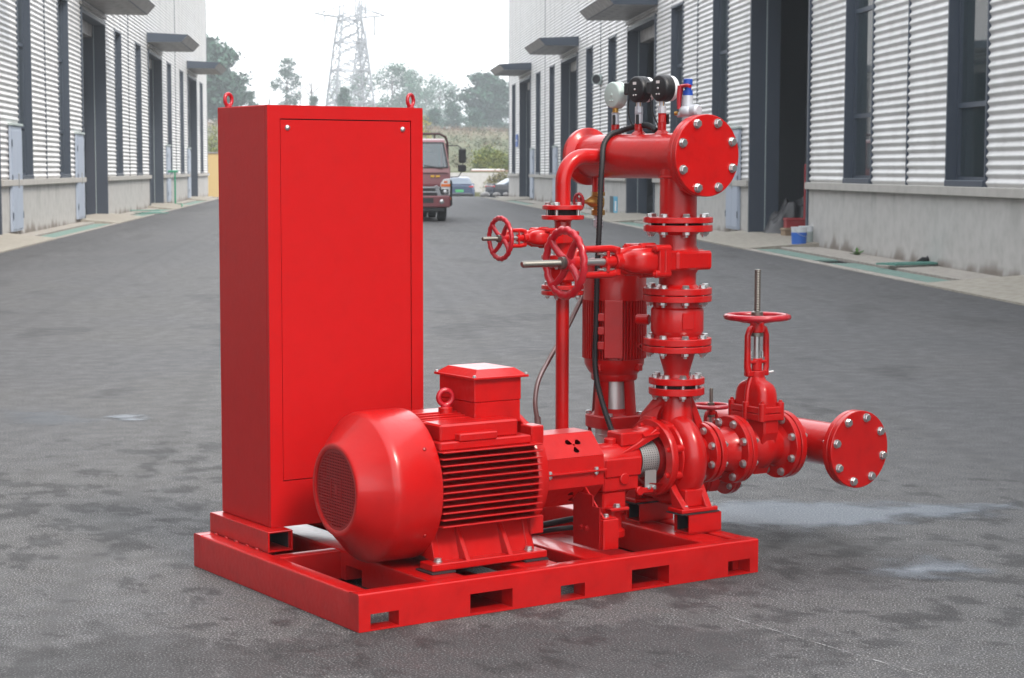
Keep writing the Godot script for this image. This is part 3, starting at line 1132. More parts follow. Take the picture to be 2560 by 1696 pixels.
func flange(parent: Node, o: Vector3, ax: Vector3, r: float, th: float, m: Material, nb := 0, rb := 0.0, grip := 0.0, turn := 22.5, br := 0.0132, called := "flange") -> MeshInstance3D:
	var b := 0.002
	var f := put(called, G.new().at(fr(o, ax)).lathe([Vector2(0, 0), Vector2(r - b, 0), Vector2(r, b), Vector2(r, th - b), Vector2(r - b, th), Vector2(0, th)], 40), m, parent)
	if nb:
		var bm := bolt_mesh(br, grip)
		for k in nb:
			var a := deg_to_rad(turn + 360.0 * k / nb)
			var base := fr(o + ax.normalized() * th, ax)
			var spin := Transform3D(Basis(Vector3.UP, k * 1.7), Vector3.ZERO)
			put("bolt", bm, M.bolt, f, base * Transform3D(Basis(), Vector3(cos(a) * rb, 0, sin(a) * rb)) * spin)
	return f


func bend(a: Vector3, corner: Vector3, b: Vector3, n := 12) -> Array:
	var r := []
	for i in n + 1:
		var t := float(i) / n * PI / 2
		# quarter circle from a to b round the inner centre
		var c := a + b - corner
		r.append(c + (a - c) * cos(t) + (b - c) * sin(t))
	return r


func handwheel(g: G, r: float, k: float, spokes := 4) -> void:  # round local y, hub at the origin
	var seg := 96
	var sec := 8
	var base := g.v.size()
	for i in seg + 1:
		var a := TAU * i / seg
		var sc := 0.5 + 0.5 * cos(a * 20.0)
		var R := r - 0.014 * k - 0.0045 * k * pow(sc, 3.0)
		for j in sec + 1:
			var b := TAU * j / sec
			var rr := R + cos(b) * 0.0145 * k * (1.0 - 0.10 * pow(sc, 3.0))
			g.vert(Vector3(cos(a) * rr, sin(b) * 0.0115 * k + 0.012 * k, sin(a) * rr), Vector3(cos(a) * cos(b), sin(b), sin(a) * cos(b)))
	for i in seg:
		for j in sec:
			var q := base + i * (sec + 1) + j
			g.face(q, q + sec + 1, q + 1)
			g.face(q + 1, q + sec + 1, q + sec + 2)
	for s in spokes:
		var a := TAU * s / spokes + 0.55
		var d := Vector3(cos(a), 0, sin(a))
		var e := Vector3(cos(a + 0.22), 0, sin(a + 0.22))
		g.tube([d * 0.014 * k, d * (r * 0.4) + Vector3(0, 0.002, 0), d.lerp(e, 0.5) * (r * 0.7) + Vector3(0, 0.008 * k, 0), e * (r - 0.016 * k) + Vector3(0, 0.012 * k, 0)], 0.01 * k, 8, false, [0.014 * k, 0.012 * k, 0.011 * k, 0.013 * k])
	g.cyl(0.026 * k, -0.016 * k, 0.016 * k, 20, 0.002)


func threaded(g: G, r: float, h0: float, h1: float, pitch: float) -> void:
	var pr := [Vector2(0, h0)]
	var h := h0
	while h < h1 - pitch:
		pr.append(Vector2(r * 0.84, h))
		pr.append(Vector2(r, h + pitch * 0.35))
		pr.append(Vector2(r, h + pitch * 0.55))
		pr.append(Vector2(r * 0.84, h + pitch * 0.95))
		h += pitch
	pr.append(Vector2(r * 0.7, h1))
	pr.append(Vector2(0, h1))
	g.lathe(pr, 14)


# A gate valve with a rising stem. Local x runs along the flow, y along the stem; the wedge housing is wide in z.
func gate_valve(parent: Node, xf: Transform3D, half: float, rf: float, rp: float, th: float, k: float, wheel_r: float, stem_top: float, wheel_y: float, nb: int, rb: float, bolts_out: bool) -> MeshInstance3D:
	var g := G.new()
	var X := Vector3(1, 0, 0)
	g.at(fr(Vector3(-half, 0, 0), X)).lathe([Vector2(rp * 1.25, th), Vector2(rp * 1.02, th + 0.012 * k), Vector2(rp * 1.02, half * 0.6), Vector2(rp * 1.30, half * 0.85), Vector2(rp * 1.30, half * 1.15), Vector2(rp * 1.02, half * 1.4), Vector2(rp * 1.02, 2 * half - th - 0.012 * k), Vector2(rp * 1.25, 2 * half - th)], 32)
	# wedge housing, tapering towards the bottom
	var sec := PackedVector2Array([Vector2(-0.052 * k, -0.055 * k), Vector2(-0.03 * k, -0.098 * k), Vector2(0.03 * k, -0.098 * k), Vector2(0.052 * k, -0.055 * k), Vector2(0.089 * k, 0.06 * k), Vector2(0.089 * k, 0.108 * k), Vector2(-0.089 * k, 0.108 * k), Vector2(-0.089 * k, 0.06 * k)])
	var turned := Transform3D(Basis(Vector3(0, 0, 1), Vector3(0, 1, 0), Vector3(-1, 0, 0)), Vector3.ZERO)
	g.at(turned).extrude(sec, -0.036 * k, 0.036 * k, 0.006 * k)
	g.at(Transform3D())
	var body := put("gate_valve", g, M.red, parent, xf)
	for s: float in [-1.0, 1.0]:
		flange(body, Vector3(s * half, 0, 0), Vector3(-s, 0, 0), rf, th, M.red, nb if bolts_out else 0, rb, th + 0.03, 22.5 if nb == 8 else 45.0, 0.0132 if k > 0.8 else 0.0105)
	# bonnet: flange plates and the dome above
	var bf := G.new()
	var plate := rounded_rect(0.112 * k, 0.196 * k, 0.016 * k)
	var flat := func(y: float) -> Transform3D: return Transform3D(Basis(Vector3(1, 0, 0), Vector3(0, 0, -1), Vector3(0, 1, 0)), Vector3(0, y, 0))
	bf.at(flat.call(0.0)).extrude(plate, 0.106 * k, 0.132 * k, 0.003 * k, true)
	bf.at(flat.call(0.0)).extrude(plate, 0.1335 * k, 0.158 * k, 0.003 * k, true)
	for s in [[0.044, 0.085], [-0.044, 0.085], [0.044, -0.085], [-0.044, -0.085], [0.048, 0.0], [-0.048, 0.0]]:
		bf.at(Transform3D(Basis(), Vector3(s[0] * k, 0, s[1] * k))).cyl(0.014 * k, 0.105 * k, 0.172 * k, 12, 0.002)
	put("bonnet_flange", bf, M.red, body)
	for s in [[0.044, 0.085], [-0.044, 0.085], [0.044, -0.085], [-0.044, -0.085], [0.048, 0.0], [-0.048, 0.0]]:
		put("bolt", bolt_mesh(0.007 * k, 0.0), M.red, body, Transform3D(Basis(), Vector3(s[0] * k, 0.172 * k, s[1] * k)))
	var dome := G.new()
	var rings := []
	for st in [[0.092, 0.172, 0.158], [0.092, 0.172, 0.172], [0.089, 0.168, 0.200], [0.085, 0.158, 0.218], [0.078, 0.140, 0.232], [0.066, 0.110, 0.242], [0.056, 0.075, 0.249], [0.050, 0.055, 0.262]]:
		var ring := []
		for q in rounded_rect(st[0] * k, st[1] * k, minf(st[0], st[1]) * 0.36 * k, 5):
			ring.append(Vector3(q.x, st[2] * k, -q.y))
		rings.append(ring)
	dome.skin(rings)
	for s: float in [-1.0, 1.0]:  # the raised rib down the middle of the dome
		dome.tube([Vector3(s * 0.044 * k, 0.16 * k, 0), Vector3(s * 0.043 * k, 0.20 * k, 0), Vector3(s * 0.036 * k, 0.235 * k, 0), Vector3(s * 0.026 * k, 0.262 * k, 0)], 0.011 * k, 8)
	dome.at(Transform3D()).cyl(0.030 * k, 0.24 * k, 0.285 * k, 20, 0.003)
	dome.box(Vector3(0, 0.275 * k, 0), Vector3(0.10 * k, 0.02 * k, 0.03 * k), 0.003)
	put("bonnet", dome, M.red, body)
	# yoke: two arms meeting under the wheel
	var yk := G.new()
	var yt := wheel_y - 0.030 * k
	for s: float in [-1.0, 1.0]:
		var sx := 0.045 * k * s
		yk.tube([Vector3(sx * 0.8, 0.268 * k, 0), Vector3(sx, 0.30 * k, 0), Vector3(sx, yt - 0.03 * k, 0), Vector3(sx * 0.75, yt - 0.008 * k, 0), Vector3(sx * 0.25, yt, 0)], 0.012 * k, 8, true, [0.016 * k, 0.013 * k, 0.0115 * k, 0.014 * k, 0.014 * k])
	yk.cyl(0.027 * k, yt - 0.020 * k, yt + 0.016 * k, 20, 0.003)
	put("yoke", yk, M.red, body)
	var gl := G.new()
	gl.box(Vector3(0, 0.318 * k, 0), Vector3(0.075 * k, 0.012 * k, 0.032 * k), 0.003)
	gl.cyl(0.020 * k, 0.285 * k, 0.33 * k, 16, 0.002)
	put("gland", gl, M.red, body)
	for s: float in [-1.0, 1.0]:
		put("gland_bolt", G.new().at(Transform3D(Basis(), Vector3(s * 0.028 * k, 0.27 * k, 0))).cyl(0.0045 * k, 0.0, 0.085 * k, 8).lathe([Vector2(0, 0.054 * k), Vector2(0.009 * k, 0.054 * k), Vector2(0.009 * k, 0.064 * k), Vector2(0, 0.064 * k)], 6, 0.0, TAU, true), M.bolt, body)
	var sg := G.new()
	sg.cyl(0.0125 * k, 0.30 * k, yt - 0.02 * k, 14)
	put("stem", sg, M.steel, body)
	var th_g := G.new()
	threaded(th_g, 0.0125 * k, wheel_y + 0.01 * k, stem_top, 0.0062 * maxf(k, 0.75))
	put("threaded_stem", th_g, M.thread, body)
	put("stem_nut", G.new().lathe([Vector2(0, wheel_y + 0.008 * k), Vector2(0.022 * k, wheel_y + 0.008 * k), Vector2(0.022 * k, wheel_y + 0.026 * k), Vector2(0.012 * k, wheel_y + 0.030 * k)], 20), M.thread, body)
	put("yoke_bush", G.new().cyl(0.024 * k, yt - 0.034 * k, yt - 0.0205 * k, 16), M.thread, body)
	var wg := G.new()
	handwheel(wg, wheel_r, wheel_r / 0.125)
	put("handwheel", wg, M.red_wheel, body, Transform3D(Basis(), Vector3(0, wheel_y - 0.004, 0)))
	return body


func fire_pump() -> void:
	var R := thing("fire_pump_unit", "red skid-mounted electric fire pump set with tall control cabinet, pipework and valves", "fire pump", Vector3(0.0486, 0, -5.696), 0.5026)
	var red: Material = M.red
	var Hs := 0.118
	skid(R, Hs)
	cabinet(R)
	motor(R)
	coupling_and_pump(R)
	suction(R)
	riser(R)
	top_header(R)
	gauges(R)
	jockey(R)
	hoses(R)


func bar(g: G, a: Vector3, b: Vector3, w: float, y0: float, y1: float) -> void:  # a straight member with rounded top edges; a and b are on its centre line
	var d := b - a
	var r := 0.007
	var sec := PackedVector2Array([Vector2(-w / 2, y0), Vector2(w / 2, y0)])
	for k in 4:
		var t := PI / 2 * k / 3
		sec.append(Vector2(w / 2 - r + cos(t) * r, y1 - r + sin(t) * r))
	for k in 4:
		var t := PI / 2 + PI / 2 * k / 3
		sec.append(Vector2(-w / 2 + r + cos(t) * r, y1 - r + sin(t) * r))
	var z := Vector3(d.x, 0, d.z).normalized()
	var x := Vector3.UP.cross(z)
	g.at(Transform3D(Basis(x, Vector3.UP, z), a)).extrude(sec, 0.0, d.length(), 0.0, true)
	g.at(Transform3D())


func slab(g: G, u0: float, u1: float, v0: float, v1: float, y0: float, y1: float, bev := 0.0) -> void:
	g.box(P((u0 + u1) / 2, (v0 + v1) / 2, (y0 + y1) / 2), Vector3(absf(u1 - u0), absf(y1 - y0), absf(v1 - v0)), bev)


func skid(R: Node3D, Hs: float) -> void:
	var L := 1.5926
	var W := 1.185
	var w := 0.062
	var front := G.new()
	bar(front, P(0, w / 2, 0), P(L, w / 2, 0), w, 0.072, Hs)
	# below the top strip the rail is cut by notches and fork pockets
	var cuts := [[0.0404, 0.1405, 0.053, 0.007], [0.4003, 0.5606, 0.070, 0.009], [0.749, 0.846, 0.054, 0.008], [1.0388, 1.1968, 0.0715, 0.009], [1.456, 1.555, 0.053, 0.005]]
	var at := 0.0
	for c in cuts:
		slab(front, at, c[0], 0, w, 0.001, 0.0722)
		slab(front, c[0], c[1], 0, w, 0.001, c[3])
		if c[2] < 0.0715:
			slab(front, c[0], c[1], 0, w, c[2], 0.0722)
		at = c[1]
	slab(front, at, L, 0, w, 0.001, 0.0722)
	var s := put("skid_frame", front, M.red, R)
	var sides := G.new()
	bar(sides, P(w / 2, w, 0), P(w / 2, W - w, 0), w, 0.001, Hs - 0.0008)
	put("side_rail", sides, M.red, s)
	var right := G.new()
	bar(right, P(L - w / 2, w, 0), P(L - w / 2, W - w, 0), w, 0.001, Hs - 0.0008)
	put("side_rail", right, M.red, s)
	var back := G.new()
	bar(back, P(0, W - w / 2, 0), P(L, W - w / 2, 0), w, 0.001, Hs)
	put("rear_rail", back, M.red, s)
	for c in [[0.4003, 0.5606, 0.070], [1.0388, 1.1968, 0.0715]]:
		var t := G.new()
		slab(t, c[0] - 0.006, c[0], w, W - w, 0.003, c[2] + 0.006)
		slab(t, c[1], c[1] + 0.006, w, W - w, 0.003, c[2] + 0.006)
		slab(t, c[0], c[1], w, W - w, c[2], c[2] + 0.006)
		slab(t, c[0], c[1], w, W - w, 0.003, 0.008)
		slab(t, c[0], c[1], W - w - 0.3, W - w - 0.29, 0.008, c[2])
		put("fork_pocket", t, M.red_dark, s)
	# cross members flush with the top of the rails
	var y1 := Hs - 0.0012
	for m in [[0.287, 0.42], [0.643, 0.785], [0.895, 1.0], [1.395, 1.51]]:
		var g := G.new()
		if m[0] < 0.3:
			slab(g, m[0], m[1], w, 0.49, 0.02, 0.0725)
			slab(g, m[0], m[1], 0.60, W - w, 0.02, 0.0725)
			bar(g, P((m[0] + m[1]) / 2, w, 0), P((m[0] + m[1]) / 2, W - w, 0), m[1] - m[0], 0.072, y1)
		else:
			var low := 0.078 if m[0] < 0.7 or m[0] > 0.85 and m[0] < 1.1 else 0.02
			bar(g, P((m[0] + m[1]) / 2, w, 0), P((m[0] + m[1]) / 2, W - w, 0), m[1] - m[0], low, y1)
		put("cross_member", g, M.red, s)
	for m in [[w, 0.287], [0.42, 0.643], [0.785, 0.895], [1.0, 1.395], [1.51, L - w]]:
		var g := G.new()
		bar(g, P(m[0], 0.665, 0), P(m[1], 0.665, 0), 0.062, 0.02, y1 - 0.001)
		put("cross_member", g, M.red, s)
	# hollow bearers under the cabinet and under the pump
	var beads := G.new()
	for q in [[0.0555, 0.80], [0.0560, 0.875], [0.0555, 0.955], [0.0562, 1.04], [0.0558, 1.12]]:
		beads.at(Transform3D(Basis.from_scale(Vector3(0.7, 0.55, 2.1)), P(q[0], q[1], Hs))).ball(Vector3.ZERO, 0.0085, 8)
	put("weld_beads", beads, M.red, s).set_meta("kind", "stuff")
	for c in [[0.0574, 0.150], [0.61, 0.70]]:
		tube_beam(R, P(c[0], 0.7182, Hs), P(c[1], 1.172, 0.188), true)
	tube_beam(R, P(1.438, 0.1919, Hs), P(1.586, 0.276, 0.188), false)
	tube_beam(R, P(1.431, 0.4646, Hs), P(1.586, 0.549, 0.188), false)


func tube_beam(R: Node3D, a: Vector3, b: Vector3, along_v: bool) -> void:
	var lo := a.min(b)
	var hi := a.max(b)
	var t := 0.006
	var g := G.new()
	g.box(Vector3((lo.x + hi.x) / 2, hi.y - t / 2, (lo.z + hi.z) / 2), Vector3(hi.x - lo.x, t, hi.z - lo.z), 0.0025)
	g.box(Vector3((lo.x + hi.x) / 2, lo.y + t / 2 + 0.0006, (lo.z + hi.z) / 2), Vector3(hi.x - lo.x, t, hi.z - lo.z))
	if along_v:
		for x in [lo.x + t / 2, hi.x - t / 2]:
			g.box(Vector3(x, (lo.y + hi.y) / 2, (lo.z + hi.z) / 2), Vector3(t, hi.y - lo.y - 0.004, hi.z - lo.z - 0.001))
	else:
		for z in [lo.z + t / 2, hi.z - t / 2]:
			g.box(Vector3((lo.x + hi.x) / 2, (lo.y + hi.y) / 2, z), Vector3(hi.x - lo.x - 0.001, hi.y - lo.y - 0.004, t))
		g.box(Vector3(hi.x - 0.01, (lo.y + hi.y) / 2, (lo.z + hi.z) / 2), Vector3(t, hi.y - lo.y - 0.014, hi.z - lo.z - 0.014))
	var o := put("bearer", g, M.red, R)
	var bare := G.new()  # dark plates added inside the hollow tube to imitate its shade
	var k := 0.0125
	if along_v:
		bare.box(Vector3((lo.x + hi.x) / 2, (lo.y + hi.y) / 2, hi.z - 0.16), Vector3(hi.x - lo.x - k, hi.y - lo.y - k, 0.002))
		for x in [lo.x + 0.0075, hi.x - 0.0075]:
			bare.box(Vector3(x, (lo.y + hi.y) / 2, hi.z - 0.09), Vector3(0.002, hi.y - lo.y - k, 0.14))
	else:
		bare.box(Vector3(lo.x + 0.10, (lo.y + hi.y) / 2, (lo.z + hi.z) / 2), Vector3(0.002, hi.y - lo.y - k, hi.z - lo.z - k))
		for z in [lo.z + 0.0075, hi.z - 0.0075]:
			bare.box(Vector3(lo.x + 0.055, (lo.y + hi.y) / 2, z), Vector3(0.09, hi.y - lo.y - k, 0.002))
	put("inner_shade_plates", bare, M.shim, o)  # near-black plates paint in the darkness of the tube


func cabinet(R: Node3D) -> void:
	var u0 := 0.0994
	var u1 := 0.7028
	var v0 := 0.7784
	var v1 := 1.161
	var y0 := 0.1886
	var y1 := 1.6115
	var g := G.new()
	slab(g, u0, u1, v0 + 0.016, v1, y0, y1, 0.003)
	var c := put("control_cabinet", g, M.red_sheet, R)
	var fr_g := G.new()
	var d := [0.1462, 0.6556, 0.344, 1.567]
	slab(fr_g, u0, d[0], v0, v0 + 0.0158, y0, y1, 0.0)
	slab(fr_g, d[1], u1, v0, v0 + 0.0158, y0, y1, 0.0)
	slab(fr_g, d[0], d[1], v0, v0 + 0.0158, d[3], y1, 0.0)
	slab(fr_g, d[0], d[1], v0, v0 + 0.0158, y0, d[2], 0.0)
	put("front_frame", fr_g, M.red_sheet, c)
	var dg := G.new()
	slab(dg, d[0] + 0.0025, d[1] - 0.0025, v0 + 0.0012, v0 + 0.0158, d[2] + 0.003, d[3] - 0.004, 0.001)
	put("door", dg, M.red_sheet, c)
	put("door_gap", G.new().box(P((d[0] + d[1]) / 2, v0 + 0.0148, (d[2] + d[3]) / 2), Vector3(d[1] - d[0] - 0.0002, d[3] - d[2] - 0.0002, 0.002)), M.gasket, c)
	for x in [0.1751, 0.6221]:
		put("door_screw", G.new().at(fr(P(x, v0 + 0.001, 1.5365), Vector3(0, 0, 1))).lathe([Vector2(0.010, 0), Vector2(0.009, 0.003), Vector2(0.005, 0.006), Vector2(0, 0.007)], 16), M.bolt, c)
	for e in [[0.128, 1.132], [0.675, 0.815]]:
		lifting_eye(c, P(e[0], e[1], y1), 0.0205, 0.0065)


func lifting_eye(parent: Node, at: Vector3, r: float, w: float, face_dir := Vector3(0.55, 0, 1)) -> void:
	var g := G.new()
	g.cyl(w * 1.9, 0, w * 1.1, 16, 0.001)
	var ring := []
	var side := Vector3.UP.cross(face_dir.normalized())
	for i in 25:
		var a := TAU * i / 24
		ring.append(Vector3(0, w + r, 0) + side * cos(a) * r + Vector3.UP * sin(a) * r)
	g.tube(ring, w, 10, false)
	put("lifting_eye", g, M.red_wheel, parent, Transform3D(Basis(), at))


func motor(R: Node3D) -> void:
	var cv := 0.37
	var cy := 0.375
	var C := func(u: float) -> Transform3D: return fr(P(u, cv, cy), Vector3(1, 0, 0))
	# stator core
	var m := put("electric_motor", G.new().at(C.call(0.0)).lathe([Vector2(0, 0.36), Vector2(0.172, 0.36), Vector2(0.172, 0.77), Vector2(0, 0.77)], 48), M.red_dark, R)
	# fan cowl
	var cw := G.new().at(C.call(0.0)).lathe([Vector2(0.1315, 0.136), Vector2(0.1315, 0.124), Vector2(0.136, 0.1205), Vector2(0.146, 0.1205), Vector2(0.151, 0.124), Vector2(0.156, 0.133), Vector2(0.232, 0.203), Vector2(0.241, 0.213), Vector2(0.2455, 0.226), Vector2(0.246, 0.24), Vector2(0.247, 0.374), Vector2(0.245, 0.379), Vector2(0.239, 0.379), Vector2(0.239, 0.24)], 72)
	var cowl := put("fan_cowl", cw, M.red, m)
	# grille: rows of short slots, real holes between the bars
	var gr := G.new()
	var rr := 0.1315
	var rows := 27
	var pitch := 2 * rr / rows
	for i in rows + 1:
		var y := -rr + i * pitch
		var half := sqrt(maxf(0.0, rr * rr - y * y))
		if half > 0.01:
			gr.box(P(0.1285, cv, cy + y), Vector3(0.0025, pitch * 0.48, half * 2))
	var cols := 24
	var cp := 2 * rr / cols
	for i in cols + 1:
		var z := -rr + i * cp
		var half := sqrt(maxf(0.0, rr * rr - z * z))
		if half > 0.01:
			gr.box(P(0.1287, cv + z, cy), Vector3(0.002, half * 2, cp * 0.34))
	# solid parts of the grille: the outer ring and a small square round the hub
	gr.at(C.call(0.0)).lathe([Vector2(0.122, 0.127), Vector2(0.132, 0.127)], 48)
	gr.at(Transform3D())
	for q in [[0.034, 0.0, 0.006, 0.074], [-0.034, 0.0, 0.006, 0.074], [0.0, 0.034, 0.074, 0.006], [0.0, -0.034, 0.074, 0.006], [0.0, 0.0, 0.014, 0.03]]:
		gr.box(P(0.127, cv + q[0], cy + q[1]), Vector3(0.002, q[3], q[2]))
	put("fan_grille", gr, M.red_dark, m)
	put("fan", G.new().at(C.call(0.0)).cyl(0.15, 0.17, 0.2, 24), M.dark_hole, m)
	# side fins, front and back
	var fin := G.new()
	fin.box(Vector3.ZERO, Vector3(0.385, 0.0052, 0.11), 0.0015)
	var fm := fin.mesh()
	for i in 12:
		var y := 0.2625 + i * 0.02175
		for s: float in [-1.0, 1.0]:
			put("cooling_fin", fm, M.red, m, Transform3D(Basis(), P(0.574, cv + s * 0.187, y)))
	# top fins
	var tf := G.new()
	tf.box(Vector3.ZERO, Vector3(0.345, 0.07, 0.0052), 0.0015)
	var tm := tf.mesh()
	for i in 9:
		put("cooling_fin", tm, M.red, m, Transform3D(Basis(), P(0.553, cv - 0.10 + i * 0.025, 0.565 - absf(i - 4.0) * 0.004)))
	# shoulder castings beside the terminal box
	var sh := G.new()
	for s: float in [-1.0, 1.0]:
		var vv := cv + s * 0.165
		slab(sh, 0.385, 0.735, vv - 0.055, vv + 0.055, 0.505, 0.532, 0.004)
		slab(sh, 0.40, 0.70, cv + s * 0.135 - 0.06, cv + s * 0.135 + 0.06, 0.53, 0.585, 0.006)
	slab(sh, 0.455, 0.60, cv - 0.225, cv - 0.11, 0.53, 0.556, 0.004)
	put("shoulder", sh, M.red, m)
	# terminal box
	var tb := G.new()
	slab(tb, 0.585, 0.766, 0.260, 0.476, 0.56, 0.6355, 0.003)
	slab(tb, 0.583, 0.768, 0.258, 0.478, 0.636, 0.712, 0.003)
	var box := put("terminal_box", tb, M.red, m)
	var lid := G.new()
	slab(lid, 0.570, 0.788, 0.242, 0.492, 0.712, 0.720, 0.0015)
	# bevelled top
	var a := [P(0.576, 0.248, 0.72), P(0.782, 0.248, 0.72), P(0.782, 0.486, 0.72), P(0.576, 0.486, 0.72)]
	var b := [P(0.606, 0.278, 0.7425), P(0.752, 0.278, 0.7425), P(0.752, 0.456, 0.7425), P(0.606, 0.456, 0.7425)]
	for i in 4:
		var j := (i + 1) % 4
		var nn: Vector3 = ((a[j] - a[i]) as Vector3).cross(b[i] - a[i]).normalized()
		if nn.y < 0:
			nn = -nn
		lid.quad(a[i], a[j], b[j], b[i], nn)
	lid.quad(b[0], b[1], b[2], b[3], Vector3.UP)
	put("lid", lid, M.red, box)
	for q in [[0.577, 0.25], [0.781, 0.25], [0.781, 0.484], [0.577, 0.484]]:
		put("lid_screw", bolt_mesh(0.0055, 0.0), M.bolt, box, Transform3D(Basis(), P(q[0], q[1], 0.7202)))
	put("cable_gland", G.new().tube([P(0.66, 0.49, 0.60), P(0.655, 0.53, 0.585), P(0.62, 0.58, 0.50), P(0.58, 0.62, 0.38)], 0.02, 10), M.rubber, box)
	lifting_eye(m, P(0.54, cv, 0.613), 0.0245, 0.0085, Vector3(-0.2, 0, 1))
	put("eye_boss", G.new().at(Transform3D(Basis(), P(0.54, cv, 0.57))).cyl(0.024, 0.0, 0.045, 16, 0.003), M.red, m)
	# end shield and lugs
	var es := G.new().at(C.call(0.0)).lathe([Vector2(0, 0.764), Vector2(0.222, 0.764), Vector2(0.225, 0.768), Vector2(0.225, 0.782), Vector2(0.20, 0.792), Vector2(0.186, 0.797), Vector2(0.186, 0.830), Vector2(0.15, 0.838), Vector2(0, 0.838)], 56)
	es.at(Transform3D())
	for q in [[-0.165, 0.150], [0.165, 0.150], [-0.165, -0.150], [0.165, -0.150]]:
		slab(es, 0.750, 0.800, cv + q[0] - 0.035, cv + q[0] + 0.035, cy + q[1] - 0.03, cy + q[1] + 0.032, 0.004)
	put("end_shield", es, M.red, m)
	for q in [[-0.178, 0.165], [-0.178, -0.165]]:
		put("bolt", bolt_mesh(0.009, 0.0), M.bolt, m, fr(P(0.802, cv + q[0] + 0.02, cy + q[1]), Vector3(1, 0, 0)))
	# feet
	for s: float in [-1.0, 1.0]:
		var ft := G.new()
		var vf := func(v: float) -> float: return v if s < 0.0 else 2.0 * cv - v
		slab(ft, 0.339, 0.783, vf.call(0.125), vf.call(0.205), 0.1238, 0.148, 0.003)
		var sec := PackedVector2Array()
		for q in [[0.172, 0.147], [0.215, 0.262], [0.30, 0.262], [0.30, 0.147]]:
			sec.append(Vector2(-vf.call(q[0]), q[1]))
		var turned := Transform3D(Basis(Vector3(0, 0, 1), Vector3(0, 1, 0), Vector3(-1, 0, 0)), Vector3(0.575, 0, 0))
		ft.at(turned).extrude(sec, -0.19, 0.19, 0.003)
		for ru in [0.4775, 0.643]:
			var rib := PackedVector2Array()
			for q in [[0.130, 0.147], [0.200, 0.147], [0.235, 0.262], [0.205, 0.258]]:
				rib.append(Vector2(-vf.call(q[0]), q[1]))
			ft.at(Transform3D(turned.basis, Vector3(ru, 0, 0))).extrude(rib, -0.008, 0.008, 0.002)
		for ru in [0.385, 0.745]:
			var rib := PackedVector2Array()
			for q in [[0.168, 0.147], [0.230, 0.147], [0.245, 0.262], [0.205, 0.258]]:
				rib.append(Vector2(-vf.call(q[0]), q[1]))
			ft.at(Transform3D(turned.basis, Vector3(ru, 0, 0))).extrude(rib, -0.012, 0.012, 0.002)
		ft.at(Transform3D())
		put("foot", ft, M.red, m)
		for bu in [0.379, 0.730]:
			put("bolt", bolt_mesh(0.0125, 0.0), M.bolt, m, Transform3D(Basis(), P(bu, vf.call(0.158), 0.1482)))
		for bu in [0.375, 0.735]:
			var sp := G.new()
			slab(sp, bu - 0.045, bu + 0.045, vf.call(0.115), vf.call(0.215), 0.1182, 0.1236)
			put("shim", sp, M.shim, m)
	for q in [[0.335, -0.60, 0.5], [0.355, 0.60, 0.5]]:
		var ang: float = q[1]
		var dir := Vector3(0, sin(ang), cos(ang))
		put("cowl_screw", G.new().at(fr(P(0.335, cv, cy) + dir * 0.2465, dir)).lathe([Vector2(0.007, 0), Vector2(0.006, 0.003), Vector2(0, 0.005)], 10), M.red_dark, m)


func cut_panel(w: float, h: float, th: float, holes: Array) -> Mesh:  # a plate with blade-shaped holes cut right through it, made of narrow strips
	var g := G.new()
	var lo := INF
	var hi := -INF
	for hole in holes:
		for p in hole:
			lo = minf(lo, p.x)
			hi = maxf(hi, p.x)
	var n := 14
	var xs := [-w / 2]
	for i in n + 1:
		xs.append(lerpf(lo - 0.0005, hi + 0.0005, float(i) / n))
	xs.append(w / 2)
	for i in xs.size() - 1:
		var parts := [PackedVector2Array([Vector2(xs[i], -h / 2), Vector2(xs[i + 1], -h / 2), Vector2(xs[i + 1], h / 2), Vector2(xs[i], h / 2)])]
		for hole in holes:
			var left := []
			for q in parts:
				for r in Geometry2D.clip_polygons(q, hole):
					if not Geometry2D.is_polygon_clockwise(r):
						left.append(r)
			parts = left
		for q in parts:
			if q.size() > 2 and Geometry2D.triangulate_polygon(q).size():
				g.extrude(q, -th / 2, th / 2)
	return g.mesh()


func emblem_blades(o: Vector2, r: float, turn: float) -> Array:
	var out := []
	for k in 3:
		var p := PackedVector2Array()
		var a0 := turn + TAU * k / 3
		for q in [[0.24, -0.25], [0.55, -0.50], [0.92, -0.46], [1.08, -0.15], [1.02, 0.25], [0.80, 0.42], [0.50, 0.38], [0.26, 0.22]]:
			p.append(o + Vector2(cos(a0 + q[1]), sin(a0 + q[1])) * q[0] * r)
		out.append(p)
	var hub := PackedVector2Array()
	for k in 8:
		hub.append(o + Vector2(cos(TAU * k / 8), sin(TAU * k / 8)) * r * 0.13)
	out.append(hub)
	return out


